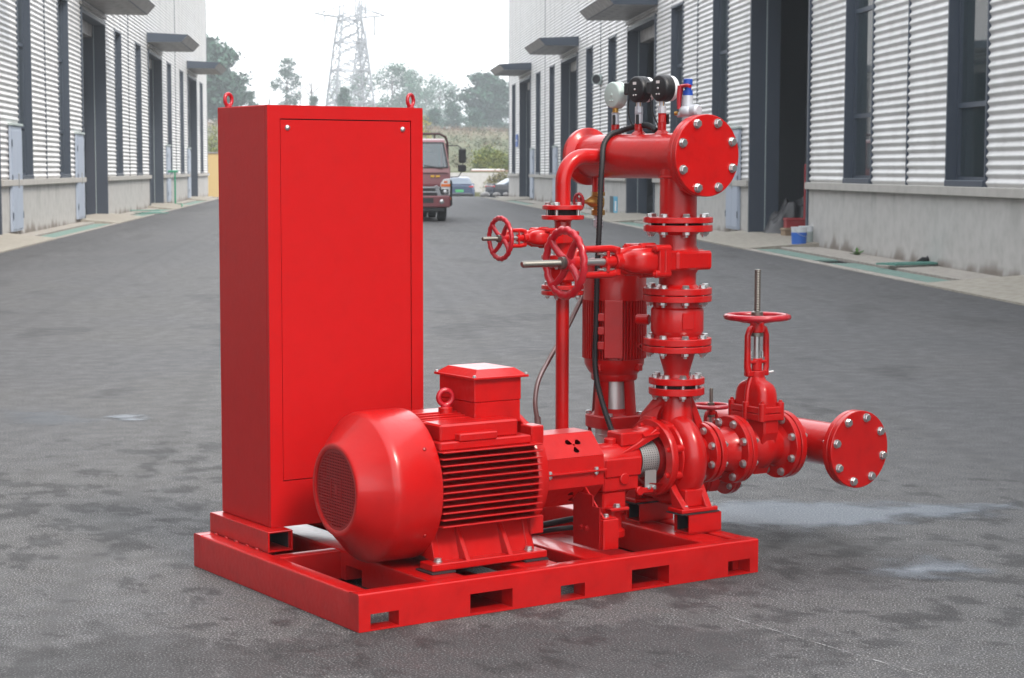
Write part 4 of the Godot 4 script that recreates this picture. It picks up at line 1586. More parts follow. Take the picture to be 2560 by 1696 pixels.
func coupling_and_pump(R: Node3D) -> void:
	var cv := 0.37
	var cy := 0.373
	var C := fr(P(0, cv, cy), Vector3(1, 0, 0))
	# coupling guard: eight flat panels between motor and bearing bracket
	var ap := 0.123
	var u0 := 0.832
	var u1 := 1.102
	var wd := 2.0 * ap * tan(PI / 8)
	var gd := put("coupling_guard", G.new().at(fr(P(0, cv, cy), Vector3(1, 0, 0))).cyl(0.05, u0 - 0.02, u1 + 0.12, 20), M.steel, R)
	var plain := G.new().box(Vector3.ZERO, Vector3(u1 - u0, wd, 0.003)).mesh()
	var cut := cut_panel(u1 - u0, wd, 0.003, emblem_blades(Vector2(0.035, 0.0), 0.032, 0.5))
	for k in 8:
		var a := PI / 4 * k
		var nrm := Vector3(0, sin(a), cos(a))  # local z of a panel
		var b := Basis(Vector3(1, 0, 0), nrm.cross(Vector3(1, 0, 0)), nrm)
		put("guard_panel", cut if k in [1, 7] else plain, M.red, gd, Transform3D(b, P((u0 + u1) / 2, cv, cy) + nrm * ap))
	for s: float in [-1.0, 1.0]:
		var lip := G.new()
		slab(lip, u0, u1 + 0.006, cv + s * ap, cv + s * (ap + 0.016), cy - 0.003, cy + 0.0035, 0.001)
		put("seam_flange", lip, M.red, gd)
		for bu in [0.872, 1.066]:
			put("bolt", bolt_mesh(0.0075, 0.008), M.bolt, gd, Transform3D(Basis(), P(bu, cv + s * (ap + 0.009), cy + 0.0036)))
	var endp := G.new()
	endp.at(Transform3D(Basis(Vector3(0, 0, 1), Vector3(0, 1, 0), Vector3(-1, 0, 0)), Vector3(u1, cy, -cv)))
	var oct := PackedVector2Array()
	for k in 8:
		oct.append(Vector2(cos(PI / 8 + k * PI / 4), sin(PI / 8 + k * PI / 4)) * ap / cos(PI / 8))
	endp.extrude(oct, -0.002, 0.002)
	put("end_plate", endp, M.red, gd)
	# sheet stand that carries the guard, bolted to an upright
	var st := G.new()
	slab(st, 1.010, 1.016, 0.145, 0.295, 0.119, 0.262)
	slab(st, 1.010, 1.016, 0.185, 0.33, 0.262, 0.30)
	var sd := put("guard_stand", st, M.red_dark, R)
	for q in [0.215, 0.245]:
		put("bolt", bolt_mesh(0.009, 0.0), M.red_dark, sd, fr(P(1.0098, q, 0.182), Vector3(-1, 0, 0)))
	var post := G.new()
	slab(post, 1.017, 1.081, 0.128, 0.19, 0.118, 0.222, 0.003)
	put("post", post, M.red, sd)
	var brace := G.new()
	var tri2 := PackedVector2Array([Vector2(-0.30, 0.33), Vector2(-0.265, 0.33), Vector2(-0.148, 0.228), Vector2(-0.148, 0.2225), Vector2(-0.19, 0.2225)])
	brace.at(Transform3D(Basis(Vector3(0, 0, 1), Vector3(0, 1, 0), Vector3(-1, 0, 0)), Vector3(1.03, 0, 0))).extrude(tri2, -0.003, 0.003)
	brace.at(Transform3D())
	slab(brace, 1.022, 1.075, 0.135, 0.185, 0.2225, 0.2265, 0.001)
	put("brace", brace, M.red, sd)
	put("bolt", bolt_mesh(0.009, 0.0), M.bolt, sd, Transform3D(Basis(), P(1.048, 0.158, 0.2266)))
	# bearing bracket
	var bb := G.new()
	bb.at(C).lathe([Vector2(0, 1.125), Vector2(0.050, 1.125), Vector2(0.060, 1.135), Vector2(0.068, 1.150), Vector2(0.068, 1.30), Vector2(0.062, 1.318), Vector2(0, 1.318)], 36)
	bb.at(Transform3D())
	slab(bb, 1.150, 1.308, cv - 0.074, cv + 0.074, cy - 0.045, cy + 0.022, 0.005)
	slab(bb, 1.146, 1.300, cv - 0.068, cv + 0.068, cy - 0.095, cy - 0.042, 0.006)
	slab(bb, 1.150, 1.252, cv - 0.058, cv + 0.058, 0.215, cy - 0.094, 0.006)
	bb.at(fr(P(1.232, cv - 0.066, cy - 0.052), Vector3(0, 0, 1))).cyl(0.020, 0.0, 0.012, 20, 0.002)
	bb.at(Transform3D())
	var br := put("bearing_bracket", bb, M.red, R)
	put("filler_plug", G.new().at(Transform3D(Basis(), P(1.222, cv, cy + 0.055))).cyl(0.022, 0, 0.03, 18, 0.003), M.red, br)
	var top := G.new()
	slab(top, 1.240, 1.352, cv - 0.045, cv + 0.045, 0.430, 0.478, 0.005)
	# ribs spreading from the housing to the casing ring
	for s: float in [-1.0, 1.0]:
		var rib := PackedVector2Array([Vector2(1.19, 0.02 + cy), Vector2(1.30, 0.065 + cy), Vector2(1.40, 0.118 + cy), Vector2(1.40, 0.085 + cy), Vector2(1.30, 0.045 + cy)])
		put("web_rib", G.new().at(Transform3D(Basis(), Vector3(0, 0, -(cv + s * 0.052)))).extrude(rib, -0.006, 0.006, 0.002), M.red, br)
	top.at(C).lathe([Vector2(0.108, 1.33), Vector2(0.116, 1.396)], 24, -0.62, 0.62)
	top.at(C).lathe([Vector2(0.100, 1.396), Vector2(0.092, 1.33), Vector2(0.108, 1.33)], 24, -0.62, 0.62)
	top.at(Transform3D())
	put("lower_web", G.new().at(C).lathe([Vector2(0.108, 1.34), Vector2(0.118, 1.396)], 20, PI - 0.8, PI + 0.8), M.red, br)
	put("arched_web", top, M.red, br)
	var ftt := G.new()
	ftt.at(Transform3D(Basis(), P(1.195, cv - 0.03, 0.118))).lathe([Vector2(0.0, 0.0), Vector2(0.058, 0.0), Vector2(0.058, 0.02), Vector2(0.046, 0.03), Vector2(0.046, 0.075), Vector2(0.054, 0.085), Vector2(0.054, 0.105), Vector2(0, 0.105)], 28)
	ftt.at(Transform3D())
	slab(ftt, 1.155, 1.235, cv - 0.10, cv + 0.05, 0.214, 0.226, 0.003)
	put("bracket_foot", ftt, M.red, br)
	put("bolt", bolt_mesh(0.0125, 0.0), M.bolt, br, Transform3D(Basis(), P(1.192, cv - 0.082, 0.2262)))
	# perforated shaft guard, real holes between the bands
	var pg := G.new()
	var a0 := -1.25
	var a1 := 2.2
	for i in 8:
		pg.at(C).lathe([Vector2(0.0655, 1.319 + i * 0.0098), Vector2(0.0655, 1.319 + i * 0.0098 + 0.0066)], 28, a0 - PI / 2, a1 - PI / 2 + 0.2)
	for i in 30:
		var a := lerpf(a0, a1 + 0.2, i / 29.0) - PI / 2
		pg.at(C).lathe([Vector2(0.0657, 1.319), Vector2(0.0657, 1.3938)], 2, a - 0.038, a + 0.038)
	pg.at(Transform3D())
	slab(pg, 1.322, 1.372, 0.296, 0.298, 0.272, 0.342)
	var shaft_guard := put("shaft_guard", pg, M.perforated, br)
	put("inner_lining", G.new().at(C).cyl(0.060, 1.31, 1.40, 24), M.gasket, shaft_guard)
	for q in [1.338, 1.360]:
		put("screw", bolt_mesh(0.0065, 0.0), M.bolt, br, fr(P(q, 0.2955, 0.282), Vector3(0, 0, 1)))
	put("drain_lug", G.new().at(fr(P(1.30, 0.300, 0.272), Vector3(0, 0, 1))).cyl(0.016, -0.008, 0.008, 16, 0.002).box(Vector3(0, 0, 0.03), Vector3(0.02, 0.014, 0.06), 0.003), M.red, br)
	# casing: ring, stuffing chamber and volute
	var ring := G.new()
	ring.at(C).lathe([Vector2(0.098, 1.445), Vector2(0.098, 1.398), Vector2(0.101, 1.395), Vector2(0.136, 1.395), Vector2(0.1385, 1.398), Vector2(0.1385, 1.421), Vector2(0.136, 1.424), Vector2(0.122, 1.424)], 56)
	var pump := put("pump_casing", casing(C), M.red, R)
	put("casing_ring", ring, M.red, pump)
	put("stuffing_box", G.new().at(C).lathe([Vector2(0.05, 1.39), Vector2(0.072, 1.40), Vector2(0.085, 1.44), Vector2(0.099, 1.445)], 32), M.red_dark, pump)
	for k in 8:
		var a := deg_to_rad(20.0 + 45.0 * k)
		put("casing_bolt", bolt_mesh(0.0095, 0.0, true), M.red, pump, C * Transform3D(Basis(Vector3.RIGHT, PI), Vector3(cos(a) * 0.119, 1.395, sin(a) * 0.119)))
	var lug := G.new()
	var lp := PackedVector2Array([Vector2(-0.36, 0.455), Vector2(-0.36, 0.505), Vector2(-0.385, 0.517), Vector2(-0.43, 0.517), Vector2(-0.455, 0.50), Vector2(-0.475, 0.455), Vector2(-0.44, 0.44)])
	lug.at(Transform3D(Basis(Vector3(0, 0, 1), Vector3(0, 1, 0), Vector3(-1, 0, 0)), Vector3(1.425, 0, 0))).extrude(lp, -0.008, 0.008, 0.002)
	put("lifting_lug", lug, M.red, pump)
	put("lug_hole", G.new().at(fr(P(1.4165, 0.420, 0.494), Vector3(-1, 0, 0))).cyl(0.010, 0.0, 0.0012, 16), M.dark_hole, pump)
	# feet of the casing
	for s: float in [-1.0, 1.0]:
		var vc := cv + s * 0.135
		var f := G.new()
		slab(f, 1.408, 1.572, vc - 0.042, vc + 0.042, 0.1925, 0.2078, 0.003)
		for ru in [1.432, 1.535]:
			var gp := PackedVector2Array()
			for q in [[0.040, 0.207], [-0.030, 0.207], [-0.055, 0.30], [-0.02, 0.30 if ru > 1.5 else 0.262]]:
				gp.append(Vector2(-(vc + s * q[0]), q[1]))
			f.at(Transform3D(Basis(Vector3(0, 0, 1), Vector3(0, 1, 0), Vector3(-1, 0, 0)), Vector3(ru, 0, 0))).extrude(gp, -0.013, 0.013, 0.003)
		f.at(Transform3D())
		slab(f, 1.45, 1.53, vc - s * 0.0 - 0.02 - s * 0.01, vc + 0.02 - s * 0.01, 0.207, 0.27, 0.005)
		put("casing_foot", f, M.red, pump)
		for bu in [1.438, 1.555]:
			put("bolt", bolt_mesh(0.0105, 0.0), M.bolt, pump, Transform3D(Basis(), P(bu, vc + s * 0.022, 0.208)))
		var sp := G.new()
		slab(sp, 1.405, 1.575, vc - 0.045, vc + 0.045, 0.1882, 0.1923)
		put("shim", sp, M.shim, pump)
	flange(pump, P(1.52, cv, 0.595), Vector3.UP, 0.1005, 0.025, M.red)
	put("gasket", G.new().at(Transform3D(Basis(), P(1.52, cv, 0.62))).cyl(0.080, 0.0, 0.013, 32), M.gasket, pump)
	var web := PackedVector2Array([Vector2(1.565, 0.59), Vector2(1.585, 0.592), Vector2(1.648, 0.462), Vector2(1.638, 0.44), Vector2(1.615, 0.455)])
	put("stay_rib", G.new().at(Transform3D(Basis(), Vector3(0, 0, -cv))).extrude(web, -0.007, 0.007, 0.002), M.red, pump)


func casing(C: Transform3D) -> G:
	# a scroll whose section swells round the axis, plus the neck to the discharge flange
	var g := G.new()
	var seg := 56
	var sec := 18
	var cv := 0.37
	var cy := 0.373
	var uc := 1.50
	for i in seg + 1:
		var th := TAU * i / seg  # from the tongue (up, front) turning through the bottom to the back
		var k := float(i) / seg
		var big := 0.040 + 0.026 * k
		var rc := 0.122 + 0.012 * k
		var dir := Vector3(0, sin(PI / 2 - th * 1.0), cos(PI / 2 - th * 1.0))
		# th grows from straight up over the front (+z) and down
		for j in sec + 1:
			var a := TAU * j / sec
			var o := dir * cos(a) * big + Vector3(1, 0, 0) * sin(a) * (big * 1.05)
			g.vert(P(uc, cv, cy) + dir * rc + o, o.normalized())
	for i in seg:
		for j in sec:
			var q := i * (sec + 1) + j
			g.face(q, q + 1, q + sec + 1)
			g.face(q + 1, q + sec + 2, q + sec + 1)
	# the body within the scroll, with a stepped front cover
	g.at(C).lathe([Vector2(0, 1.425), Vector2(0.112, 1.425), Vector2(0.114, 1.44), Vector2(0.132, 1.447), Vector2(0.135, 1.462), Vector2(0.150, 1.475), Vector2(0.150, 1.53), Vector2(0.11, 1.565), Vector2(0.075, 1.585), Vector2(0.067, 1.60), Vector2(0.067, 1.622), Vector2(0, 1.622)], 48)
	# bosses round the cover
	for k in 8:
		var a := deg_to_rad(20.0 + 45.0 * k)
		g.at(C * Transform3D(Basis(), Vector3(cos(a) * 0.122, 1.424, sin(a) * 0.122))).cyl(0.015, 0.0, 0.045, 12, 0.002)
	# neck: from the scroll's end at the back up to the flange on the centre line
	var pts := [P(1.50, cv + 0.105, 0.43), P(1.503, cv + 0.085, 0.49), P(1.510, cv + 0.045, 0.535), P(1.517, cv + 0.012, 0.568), P(1.52, cv, 0.597)]
	g.at(Transform3D()).tube(pts, 0.05, 24, true, [0.066, 0.066, 0.062, 0.056, 0.054])
	g.tube([P(1.505, cv - 0.02, 0.45), P(1.512, cv - 0.01, 0.52), P(1.52, cv, 0.58)], 0.05, 20, true, [0.062, 0.057, 0.052])
	return g


func pipe(parent: Node, a: Vector3, b: Vector3, r: float, m: Material, called := "pipe") -> MeshInstance3D:
	return put(called, G.new().at(fr(a, b - a)).cyl(r, 0.0, (b - a).length(), 36), m, parent)


func weld(g: G, o: Vector3, ax: Vector3, r: float, w := 0.004) -> void:
	g.at(fr(o, ax)).lathe([Vector2(r - 0.001, -w), Vector2(r + w * 0.5, -w * 0.4), Vector2(r + w * 0.5, w * 0.4), Vector2(r - 0.001, w)], 36)
	g.at(Transform3D())


func suction(R: Node3D) -> void:
	var cv := 0.37
	var cy := 0.373
	var U := Vector3(1, 0, 0)
	# reducing spool between pump and valve
	var sp := G.new().at(fr(P(0, cv, cy), U)).lathe([Vector2(0.060, 1.66), Vector2(0.066, 1.68), Vector2(0.076, 1.72), Vector2(0.080, 1.745), Vector2(0.086, 1.758)], 36)
	var spool := put("suction_reducer", sp, M.red, R)
	var pf := flange(R, P(1.642, cv, cy), -U, 0.110, 0.020, M.red, 8, 0.090, 0.052, 22.5, 0.0125, "pump_suction_flange")
	put("gasket", G.new().at(fr(P(1.6425, cv, cy), U)).cyl(0.078, 0.0, 0.006, 30), M.gasket, pf)
	flange(spool, P(1.649, cv, cy), U, 0.110, 0.022, M.red)
	flange(spool, P(1.7796, cv, cy), -U, 0.125, 0.022, M.red, 8, 0.105, 0.047, 22.5)
	# main suction valve, stem up
	var xf := Transform3D(Basis(U, Vector3.UP, Vector3(0, 0, 1)), P(1.8985, cv, cy))
	var val := gate_valve(R, xf, 0.1165, 0.125, 0.0665, 0.022, 1.0, 0.1255, 0.660, 0.476, 0, 0.105, false)
	put("indicator_tag", G.new().tube([Vector3(0.045, 0.275, 0.0), Vector3(0.082, 0.277, 0.0)], 0.0035, 8), M.white_plastic, val)
	var f6 := flange(R, P(2.019, cv, cy), U, 0.1265, 0.024, M.red, 0, 0, 0, 0, 0, "header_flange")
	var bm := bolt_mesh(0.0132, 0.052)
	for k in 8:
		var a := deg_to_rad(22.5 + 45.0 * k)
		put("bolt", bm, M.bolt, f6, fr(P(1.993, cv, cy), -U) * Transform3D(Basis(), Vector3(cos(a) * 0.105, 0, sin(a) * 0.105)))
	# suction header across, blind flange at the front end
	var hu := 2.17
	var hd := G.new()
	hd.at(fr(P(hu, 0.15, cy), P(0, 1, 0))).lathe([Vector2(0.081, 0.0), Vector2(0.081, 0.72), Vector2(0.07, 0.755), Vector2(0.04, 0.775), Vector2(0, 0.78)], 44)
	hd.at(fr(P(2.04, cv, cy), U)).cyl(0.068, 0.0, 0.12, 36)
	weld(hd, P(2.0455, cv, cy), U, 0.068)
	weld(hd, P(hu, 0.152, cy), P(0, 1, 0), 0.081)
	var head := put("suction_header", hd, M.red, R)
	flange(head, P(hu, 0.148, cy), P(0, -1, 0), 0.1435, 0.022, M.red)
	flange(head, P(hu, 0.124, cy), P(0, -1, 0), 0.1435, 0.022, M.red, 8, 0.120, 0.046, 22.5 - 8.0, 0.0140, "blind_flange")
	# branch to the jockey pump with its own small valve
	var jy := 0.205
	var jv := 0.75
	put("suction_branch", G.new().tube([P(2.17, jv, cy - 0.03), P(2.17, jv, jy + 0.05)] + bend(P(2.17, jv, jy + 0.05), P(2.17, jv, jy), P(2.12, jv, jy), 8) + [P(2.08, jv, jy)], 0.029, 20), M.red, R)
	var x2 := Transform3D(Basis(U, Vector3.UP, Vector3(0, 0, 1)), P(2.0, jv, jy))
	gate_valve(R, x2, 0.080, 0.0800, 0.030, 0.016, 0.62, 0.0815, 0.345, 0.270, 4, 0.0625, true)
	flange(R, P(2.098, jv, jy), -U, 0.080, 0.016, M.red, 0, 0, 0, 0, 0, "branch_flange")
	flange(R, P(1.902, jv, jy), U, 0.080, 0.016, M.red, 0, 0, 0, 0, 0, "branch_flange")
	pipe(R, P(1.60, jv, jy), P(1.903, jv, jy), 0.029, M.red, "suction_branch")


func riser(R: Node3D) -> void:
	var u := 1.52
	var v := 0.37
	var Y := Vector3.UP
	# reducer above the pump
	var rd := G.new().at(Transform3D(Basis(), P(u, v, 0))).lathe([Vector2(0.050, 0.655), Vector2(0.0465, 0.662), Vector2(0.0455, 0.672), Vector2(0.0665, 0.745), Vector2(0.0665, 0.752)], 36)
	var r1 := put("discharge_reducer", rd, M.red, R)
	flange(r1, P(u, v, 0.633), Y, 0.1005, 0.023, M.red, 8, 0.080, 0.061, 22.5)
	flange(r1, P(u, v, 0.750), Y, 0.1245, 0.022, M.red)
	put("gasket", G.new().at(Transform3D(Basis(), P(u, v, 0.772))).cyl(0.094, 0.0, 0.004, 30), M.gasket, r1)
	# check valve
	var ck := G.new().at(Transform3D(Basis(), P(u, v, 0))).lathe([Vector2(0.086, 0.795), Vector2(0.084, 0.806), Vector2(0.0935, 0.822), Vector2(0.0945, 0.826), Vector2(0.0945, 0.898), Vector2(0.0925, 0.904), Vector2(0.087, 0.909), Vector2(0.086, 0.932)], 44)
	ck.at(Transform3D())
	for a in [-75.0, 105.0]:
		var d := Vector3(cos(deg_to_rad(a)), 0, sin(deg_to_rad(a)))
		ck.at(Transform3D(Basis(Vector3.UP.cross(d), Vector3.UP, d), P(u, v, 0.862))).box(Vector3(0, 0, 0.0885), Vector3(0.045, 0.06, 0.016), 0.003)
	ck.at(fr(P(u - 0.06, v + 0.085, 0.86), P(-0.5, 0.85, 0))).cyl(0.019, 0.0, 0.05, 16, 0.003)
	ck.at(Transform3D())
	var chk := put("check_valve", ck, M.red, R)
	flange(chk, P(u, v, 0.775), Y, 0.1235, 0.024, M.red, 8, 0.103, 0.049, 22.5)
	flange(chk, P(u, v, 0.930), Y, 0.1235, 0.0225, M.red)
	put("gasket", G.new().at(Transform3D(Basis(), P(u, v, 0.9525))).cyl(0.094, 0.0, 0.003, 30), M.gasket, chk)
	# big valve, its stem pointing back along the skid
	var xf := Transform3D(Basis(Y, Vector3(-1, 0, 0), Vector3(0, 0, 1)), P(u, v, 1.079))
	var val := gate_valve(R, xf, 0.1235, 0.1235, 0.0655, 0.023, 1.0, 0.1275, 0.675, 0.488, 0, 0.103, false)
	for k in 8:
		var a := deg_to_rad(22.5 + 45.0 * k)
		put("bolt", bolt_mesh(0.0132, 0.0485), M.bolt, val, xf.affine_inverse() * Transform3D(Basis(Vector3.UP, k * 1.7), P(u, v, 0.9787) + Vector3(cos(a) * 0.103, 0.0, sin(a) * 0.103)))
	var hb := G.new()
	slab(hb, 1.44, 1.60, v - 0.1, v + 0.1, 1.045, 1.112, 0.008)
	put("wedge_housing", hb, M.red, val, xf.affine_inverse())
	var rng := RandomNumberGenerator.new()
	rng.seed = 12
	var marks := G.new()  # worn raised casting marks, too worn to read
	for c in 3:
		for i in 9:
			marks.box(P(1.4396, v - 0.028 - c * 0.012 + 0.06, 1.056 + i * 0.0058), Vector3(0.0016, 0.0026, rng.randf_range(0.003, 0.008)))
	put("casting_marks", marks, M.red, val, xf.affine_inverse())
	# top joint and the pipe into the header
	var top := put("riser_pipe", G.new().at(Transform3D(Basis(), P(u, v, 0))).cyl(0.0665, 1.20, 1.42, 40), M.red, R)
	flange(top, P(u, v, 1.2105), Y, 0.1245, 0.020, M.red, 8, 0.103, 0.051, 22.5)
	put("gasket", G.new().at(Transform3D(Basis(), P(u, v, 1.2025))).cyl(0.094, 0.0, 0.008, 30), M.gasket, top)
	# small riser of the jockey pump
	var ju := 1.285
	var jv := 0.75
	var sr := G.new()
	sr.tube([P(1.46, jv, 0.205), P(ju + 0.06, jv, 0.205)] + bend(P(ju + 0.06, jv, 0.205), P(ju, jv, 0.205), P(ju, jv, 0.265), 8) + [P(ju, jv, 0.945)], 0.0245, 20)
	var small := put("jockey_riser", sr, M.red, R)
	flange(small, P(ju, jv, 0.940), Y, 0.0785, 0.016, M.red)
	# small check valve
	var cg := G.new()
	cg.at(Transform3D(Basis(), P(ju, jv, 0))).lathe([Vector2(0.034, 0.975), Vector2(0.034, 0.99), Vector2(0.04, 1.0), Vector2(0.04, 1.045), Vector2(0.034, 1.055)], 24)
	cg.at(Transform3D(Basis(Vector3.UP, 0.3), P(ju, jv, 1.015))).box(Vector3.ZERO, Vector3(0.095, 0.052, 0.095), 0.008)
	cg.at(Transform3D())
	var sc := put("small_check_valve", cg, M.red, R)
	flange(sc, P(ju, jv, 0.960), Y, 0.0785, 0.016, M.red, 4, 0.0605, 0.036, 45.0 + 12.0, 0.0115)
	flange(sc, P(ju, jv, 1.052), Y, 0.0785, 0.016, M.red)
	var x3 := Transform3D(xf.basis, P(ju, jv, 1.1515))
	var sv := gate_valve(R, x3, 0.0805, 0.0785, 0.030, 0.016, 0.62, 0.0830, 0.352, 0.271, 0, 0.0605, false)
	for k in 4:
		var a := deg_to_rad(57.0 + 90.0 * k)
		put("bolt", bolt_mesh(0.0115, 0.035), M.bolt, sv, x3.affine_inverse() * Transform3D(Basis(Vector3.UP, k * 1.7), P(ju, jv, 1.0872) + Vector3(cos(a) * 0.0605, 0.0, sin(a) * 0.0605)))
	var el := G.new()
	var br := 0.098
	el.tube([P(ju, jv, 1.245), P(ju, jv, 1.447 - br)] + bend(P(ju, jv, 1.447 - br), P(ju, jv, 1.447), P(ju + br, jv, 1.447), 14) + [P(1.47, jv, 1.447)], 0.0285, 24)
	weld(el, P(1.442, jv, 1.447), Vector3(1, 0, 0), 0.0285, 0.005)
	var elbow := put("jockey_elbow_pipe", el, M.red, R)
	flange(elbow, P(ju, jv, 1.2525), Y, 0.0755, 0.016, M.red, 4, 0.0605, 0.037, 45.0 + 12.0, 0.0115)
	put("gasket", G.new().at(Transform3D(Basis(), P(ju, jv, 1.232))).cyl(0.05, 0.0, 0.0205, 24), M.gasket, elbow)


func top_header(R: Node3D) -> void:
	var u := 1.52
	var y := 1.448
	var g := G.new()
	g.at(fr(P(u, 0.25, y), P(0, 1, 0))).cyl(0.0812, 0.0, 0.67, 56)
	weld(g, P(u, 0.262, y), P(0, 1, 0), 0.0812)
	weld(g, P(u, 0.37, 1.372), Vector3.UP, 0.068, 0.005)
	var h := put("discharge_header", g, M.red, R)
	flange(h, P(u, 0.257, y), P(0, -1, 0), 0.1435, 0.022, M.red)
	flange(h, P(u, 0.2325, y), P(0, -1, 0), 0.1435, 0.0225, M.red, 8, 0.1205, 0.047, 22.5 - 1.5, 0.0142, "blind_flange")
	put("gasket", G.new().at(fr(P(u, 0.2345, y), P(0, -1, 0))).cyl(0.11, -0.001, 0.0025, 36), M.gasket, h)
	var e := G.new().at(fr(P(u, 0.90, y), P(0, 1, 0))).lathe([Vector2(0.0812, -0.006), Vector2(0.088, 0.0), Vector2(0.103, 0.006), Vector2(0.1085, 0.012), Vector2(0.1085, 0.030), Vector2(0.104, 0.036), Vector2(0, 0.036)], 48)
	put("end_collar", e, M.red, h)
	# bottom drain connection, brass valve and its small red wheel
	var dv := 0.85
	var dr := put("drain_stub", G.new().at(Transform3D(Basis(), P(u, dv, 0))).cyl(0.0235, 1.315, 1.39, 20), M.red, h)
	var bv := G.new()
	bv.at(Transform3D(Basis(), P(u, dv, 0)))
	bv.lathe([Vector2(0.017, 1.225), Vector2(0.026, 1.228), Vector2(0.026, 1.246), Vector2(0.019, 1.250), Vector2(0.024, 1.268), Vector2(0.024, 1.288), Vector2(0.019, 1.298), Vector2(0.026, 1.300), Vector2(0.026, 1.314), Vector2(0.017, 1.317)], 8, 0, TAU, true)
	bv.at(fr(P(u, dv, 1.278), Vector3(-1, 0, 0))).lathe([Vector2(0.020, 0.0), Vector2(0.022, 0.03), Vector2(0.014, 0.045), Vector2(0.008, 0.055), Vector2(0.006, 0.085)], 14)
	var brass := put("brass_valve", bv, M.brass, R)
	var sw := G.new()
	handwheel(sw, 0.036, 0.42, 5)
	put("handwheel", sw, M.red_wheel, brass, fr(P(u - 0.086, dv, 1.278), Vector3(-1, 0, 0)))


func gauges(R: Node3D) -> void:
	var u := 1.52
	var specs := [[0.745, 1.674, "gauge_grey", 1.535, 1.565, 1.608, 1.624], [0.603, 1.690, "black", 1.535, 1.566, 1.605, 1.642], [0.467, 1.690, "black", 1.537, 1.567, 1.600, 1.640]]
	for i in 3:
		var s: Array = specs[i]
		var v: float = s[0]
		var pos := Transform3D(Basis(), P(u, v, 0))
		var st := G.new().at(pos)
		st.lathe([Vector2(0.036, 1.516), Vector2(0.024, 1.532), Vector2(0.0155, 1.540), Vector2(0.0155, s[4]), Vector2(0, s[4])], 20)
		var stub := put("gauge_stub", st, M.red, R)
		var ck := G.new().at(pos)
		ck.lathe([Vector2(0.013, s[4] - 0.002), Vector2(0.015, s[4] + 0.002), Vector2(0.015, s[5] - 0.004), Vector2(0.017, s[5]), Vector2(0.011, s[5] + 0.002)], 8, 0.2, 0.2 + TAU, true)
		put("gauge_cock", ck, M.silver if i != 2 else M.red, stub)
		put("cock_lever", G.new().at(pos).box(Vector3(-0.016 if i < 2 else 0.016, (s[4] + s[5]) / 2 - 0.004, 0.012), Vector3(0.007, 0.036, 0.014), 0.002), M.black, stub)
		var bn := G.new().at(pos)
		bn.lathe([Vector2(0.010, s[5]), Vector2(0.0155, s[5] + 0.001), Vector2(0.0155, s[6] - 0.015), Vector2(0.011, s[6] - 0.013), Vector2(0.011, s[6] + 0.02)], 8, 0.1, 0.1 + TAU, true)
		put("gauge_nut", bn, M.silver if i > 0 else M.brass, stub)
		put("brass_neck", G.new().at(pos).lathe([Vector2(0.012, s[6] - 0.016), Vector2(0.012, s[6] + 0.02)], 4, 0.2, 0.2 + TAU, true), M.brass, stub)
		# the gauge itself, its back towards the cabinet
		var gf := fr(P(1.50, v, s[1]), Vector3(1, 0, 0))
		var body := G.new().at(gf)
		var R0 := 0.0485
		if i == 0:
			body.lathe([Vector2(0, 0.0), Vector2(R0 - 0.006, 0.0), Vector2(R0 - 0.002, 0.002), Vector2(R0, 0.006), Vector2(R0, 0.026), Vector2(R0 + 0.002, 0.027), Vector2(R0 + 0.002, 0.037), Vector2(R0 - 0.004, 0.040), Vector2(0, 0.040)], 48)
		else:
			body.lathe([Vector2(0, 0.0), Vector2(R0 - 0.007, 0.0), Vector2(R0 - 0.004, 0.002), Vector2(R0 - 0.001, 0.006), Vector2(R0 - 0.001, 0.016), Vector2(R0, 0.017), Vector2(R0, 0.041), Vector2(R0 - 0.006, 0.043), Vector2(0, 0.043)], 48)
		var ga := put("pressure_gauge", body, M[s[2]], R)
		if i > 0:
			put("gauge_rim", G.new().at(gf).lathe([Vector2(0.0, 0.042), Vector2(R0 - 0.006, 0.042), Vector2(R0 - 0.003, 0.045), Vector2(R0 - 0.003, 0.061), Vector2(R0 - 0.008, 0.064), Vector2(0, 0.064)], 40), M.gauge_white, ga)
			put("label", G.new().at(gf * Transform3D(Basis(), Vector3.ZERO)).box(Vector3(0.022, -0.0005, 0.001), Vector3(0.010, 0.001, 0.019)), M.paper, ga)
		put("dial", G.new().at(gf).cyl(R0 - 0.006, 0.0405 if i == 0 else 0.0645, 0.0415 if i == 0 else 0.0655, 40), M.gauge_white, ga)
		var scr := [[0.0, 0.0, 0.0042], [-0.021, 0.007, 0.0036], [-0.021, -0.007, 0.0036]]
		for q in scr:
			put("screw", G.new().at(gf * Transform3D(Basis(), Vector3(q[0], 0, q[1]))).lathe([Vector2(0, -0.004), Vector2(q[2] * 0.7, -0.003), Vector2(q[2], 0.0)], 12), M.bolt if i > 0 else M.gauge_grey, ga)
		if i == 0:
			put("boss", G.new().at(gf).lathe([Vector2(0, -0.002), Vector2(0.007, -0.002), Vector2(0.008, 0.0)], 20), M.gauge_grey, ga)
		else:
			var pb := G.new()
			pb.box(P(1.522, v + 0.054, s[1] + 0.004), Vector3(0.045, 0.045, 0.028), 0.004)
			put("switch_box", pb, M.black, ga)
	# relief valve with its red lever
	var v := 0.322
	var rp := Transform3D(Basis(), P(u, v, 0))
	var rb := G.new().at(rp)
	rb.lathe([Vector2(0.018, 1.515), Vector2(0.018, 1.585), Vector2(0.024, 1.588), Vector2(0.030, 1.598), Vector2(0.030, 1.612), Vector2(0.025, 1.619), Vector2(0.0205, 1.622), Vector2(0.0175, 1.660), Vector2(0.0, 1.662)], 28)
	rb.at(fr(P(u, v, 1.606), P(0.2, -1, 0))).lathe([Vector2(0.02, 0.0), Vector2(0.022, 0.045), Vector2(0.016, 0.052), Vector2(0.0, 0.052)], 20)
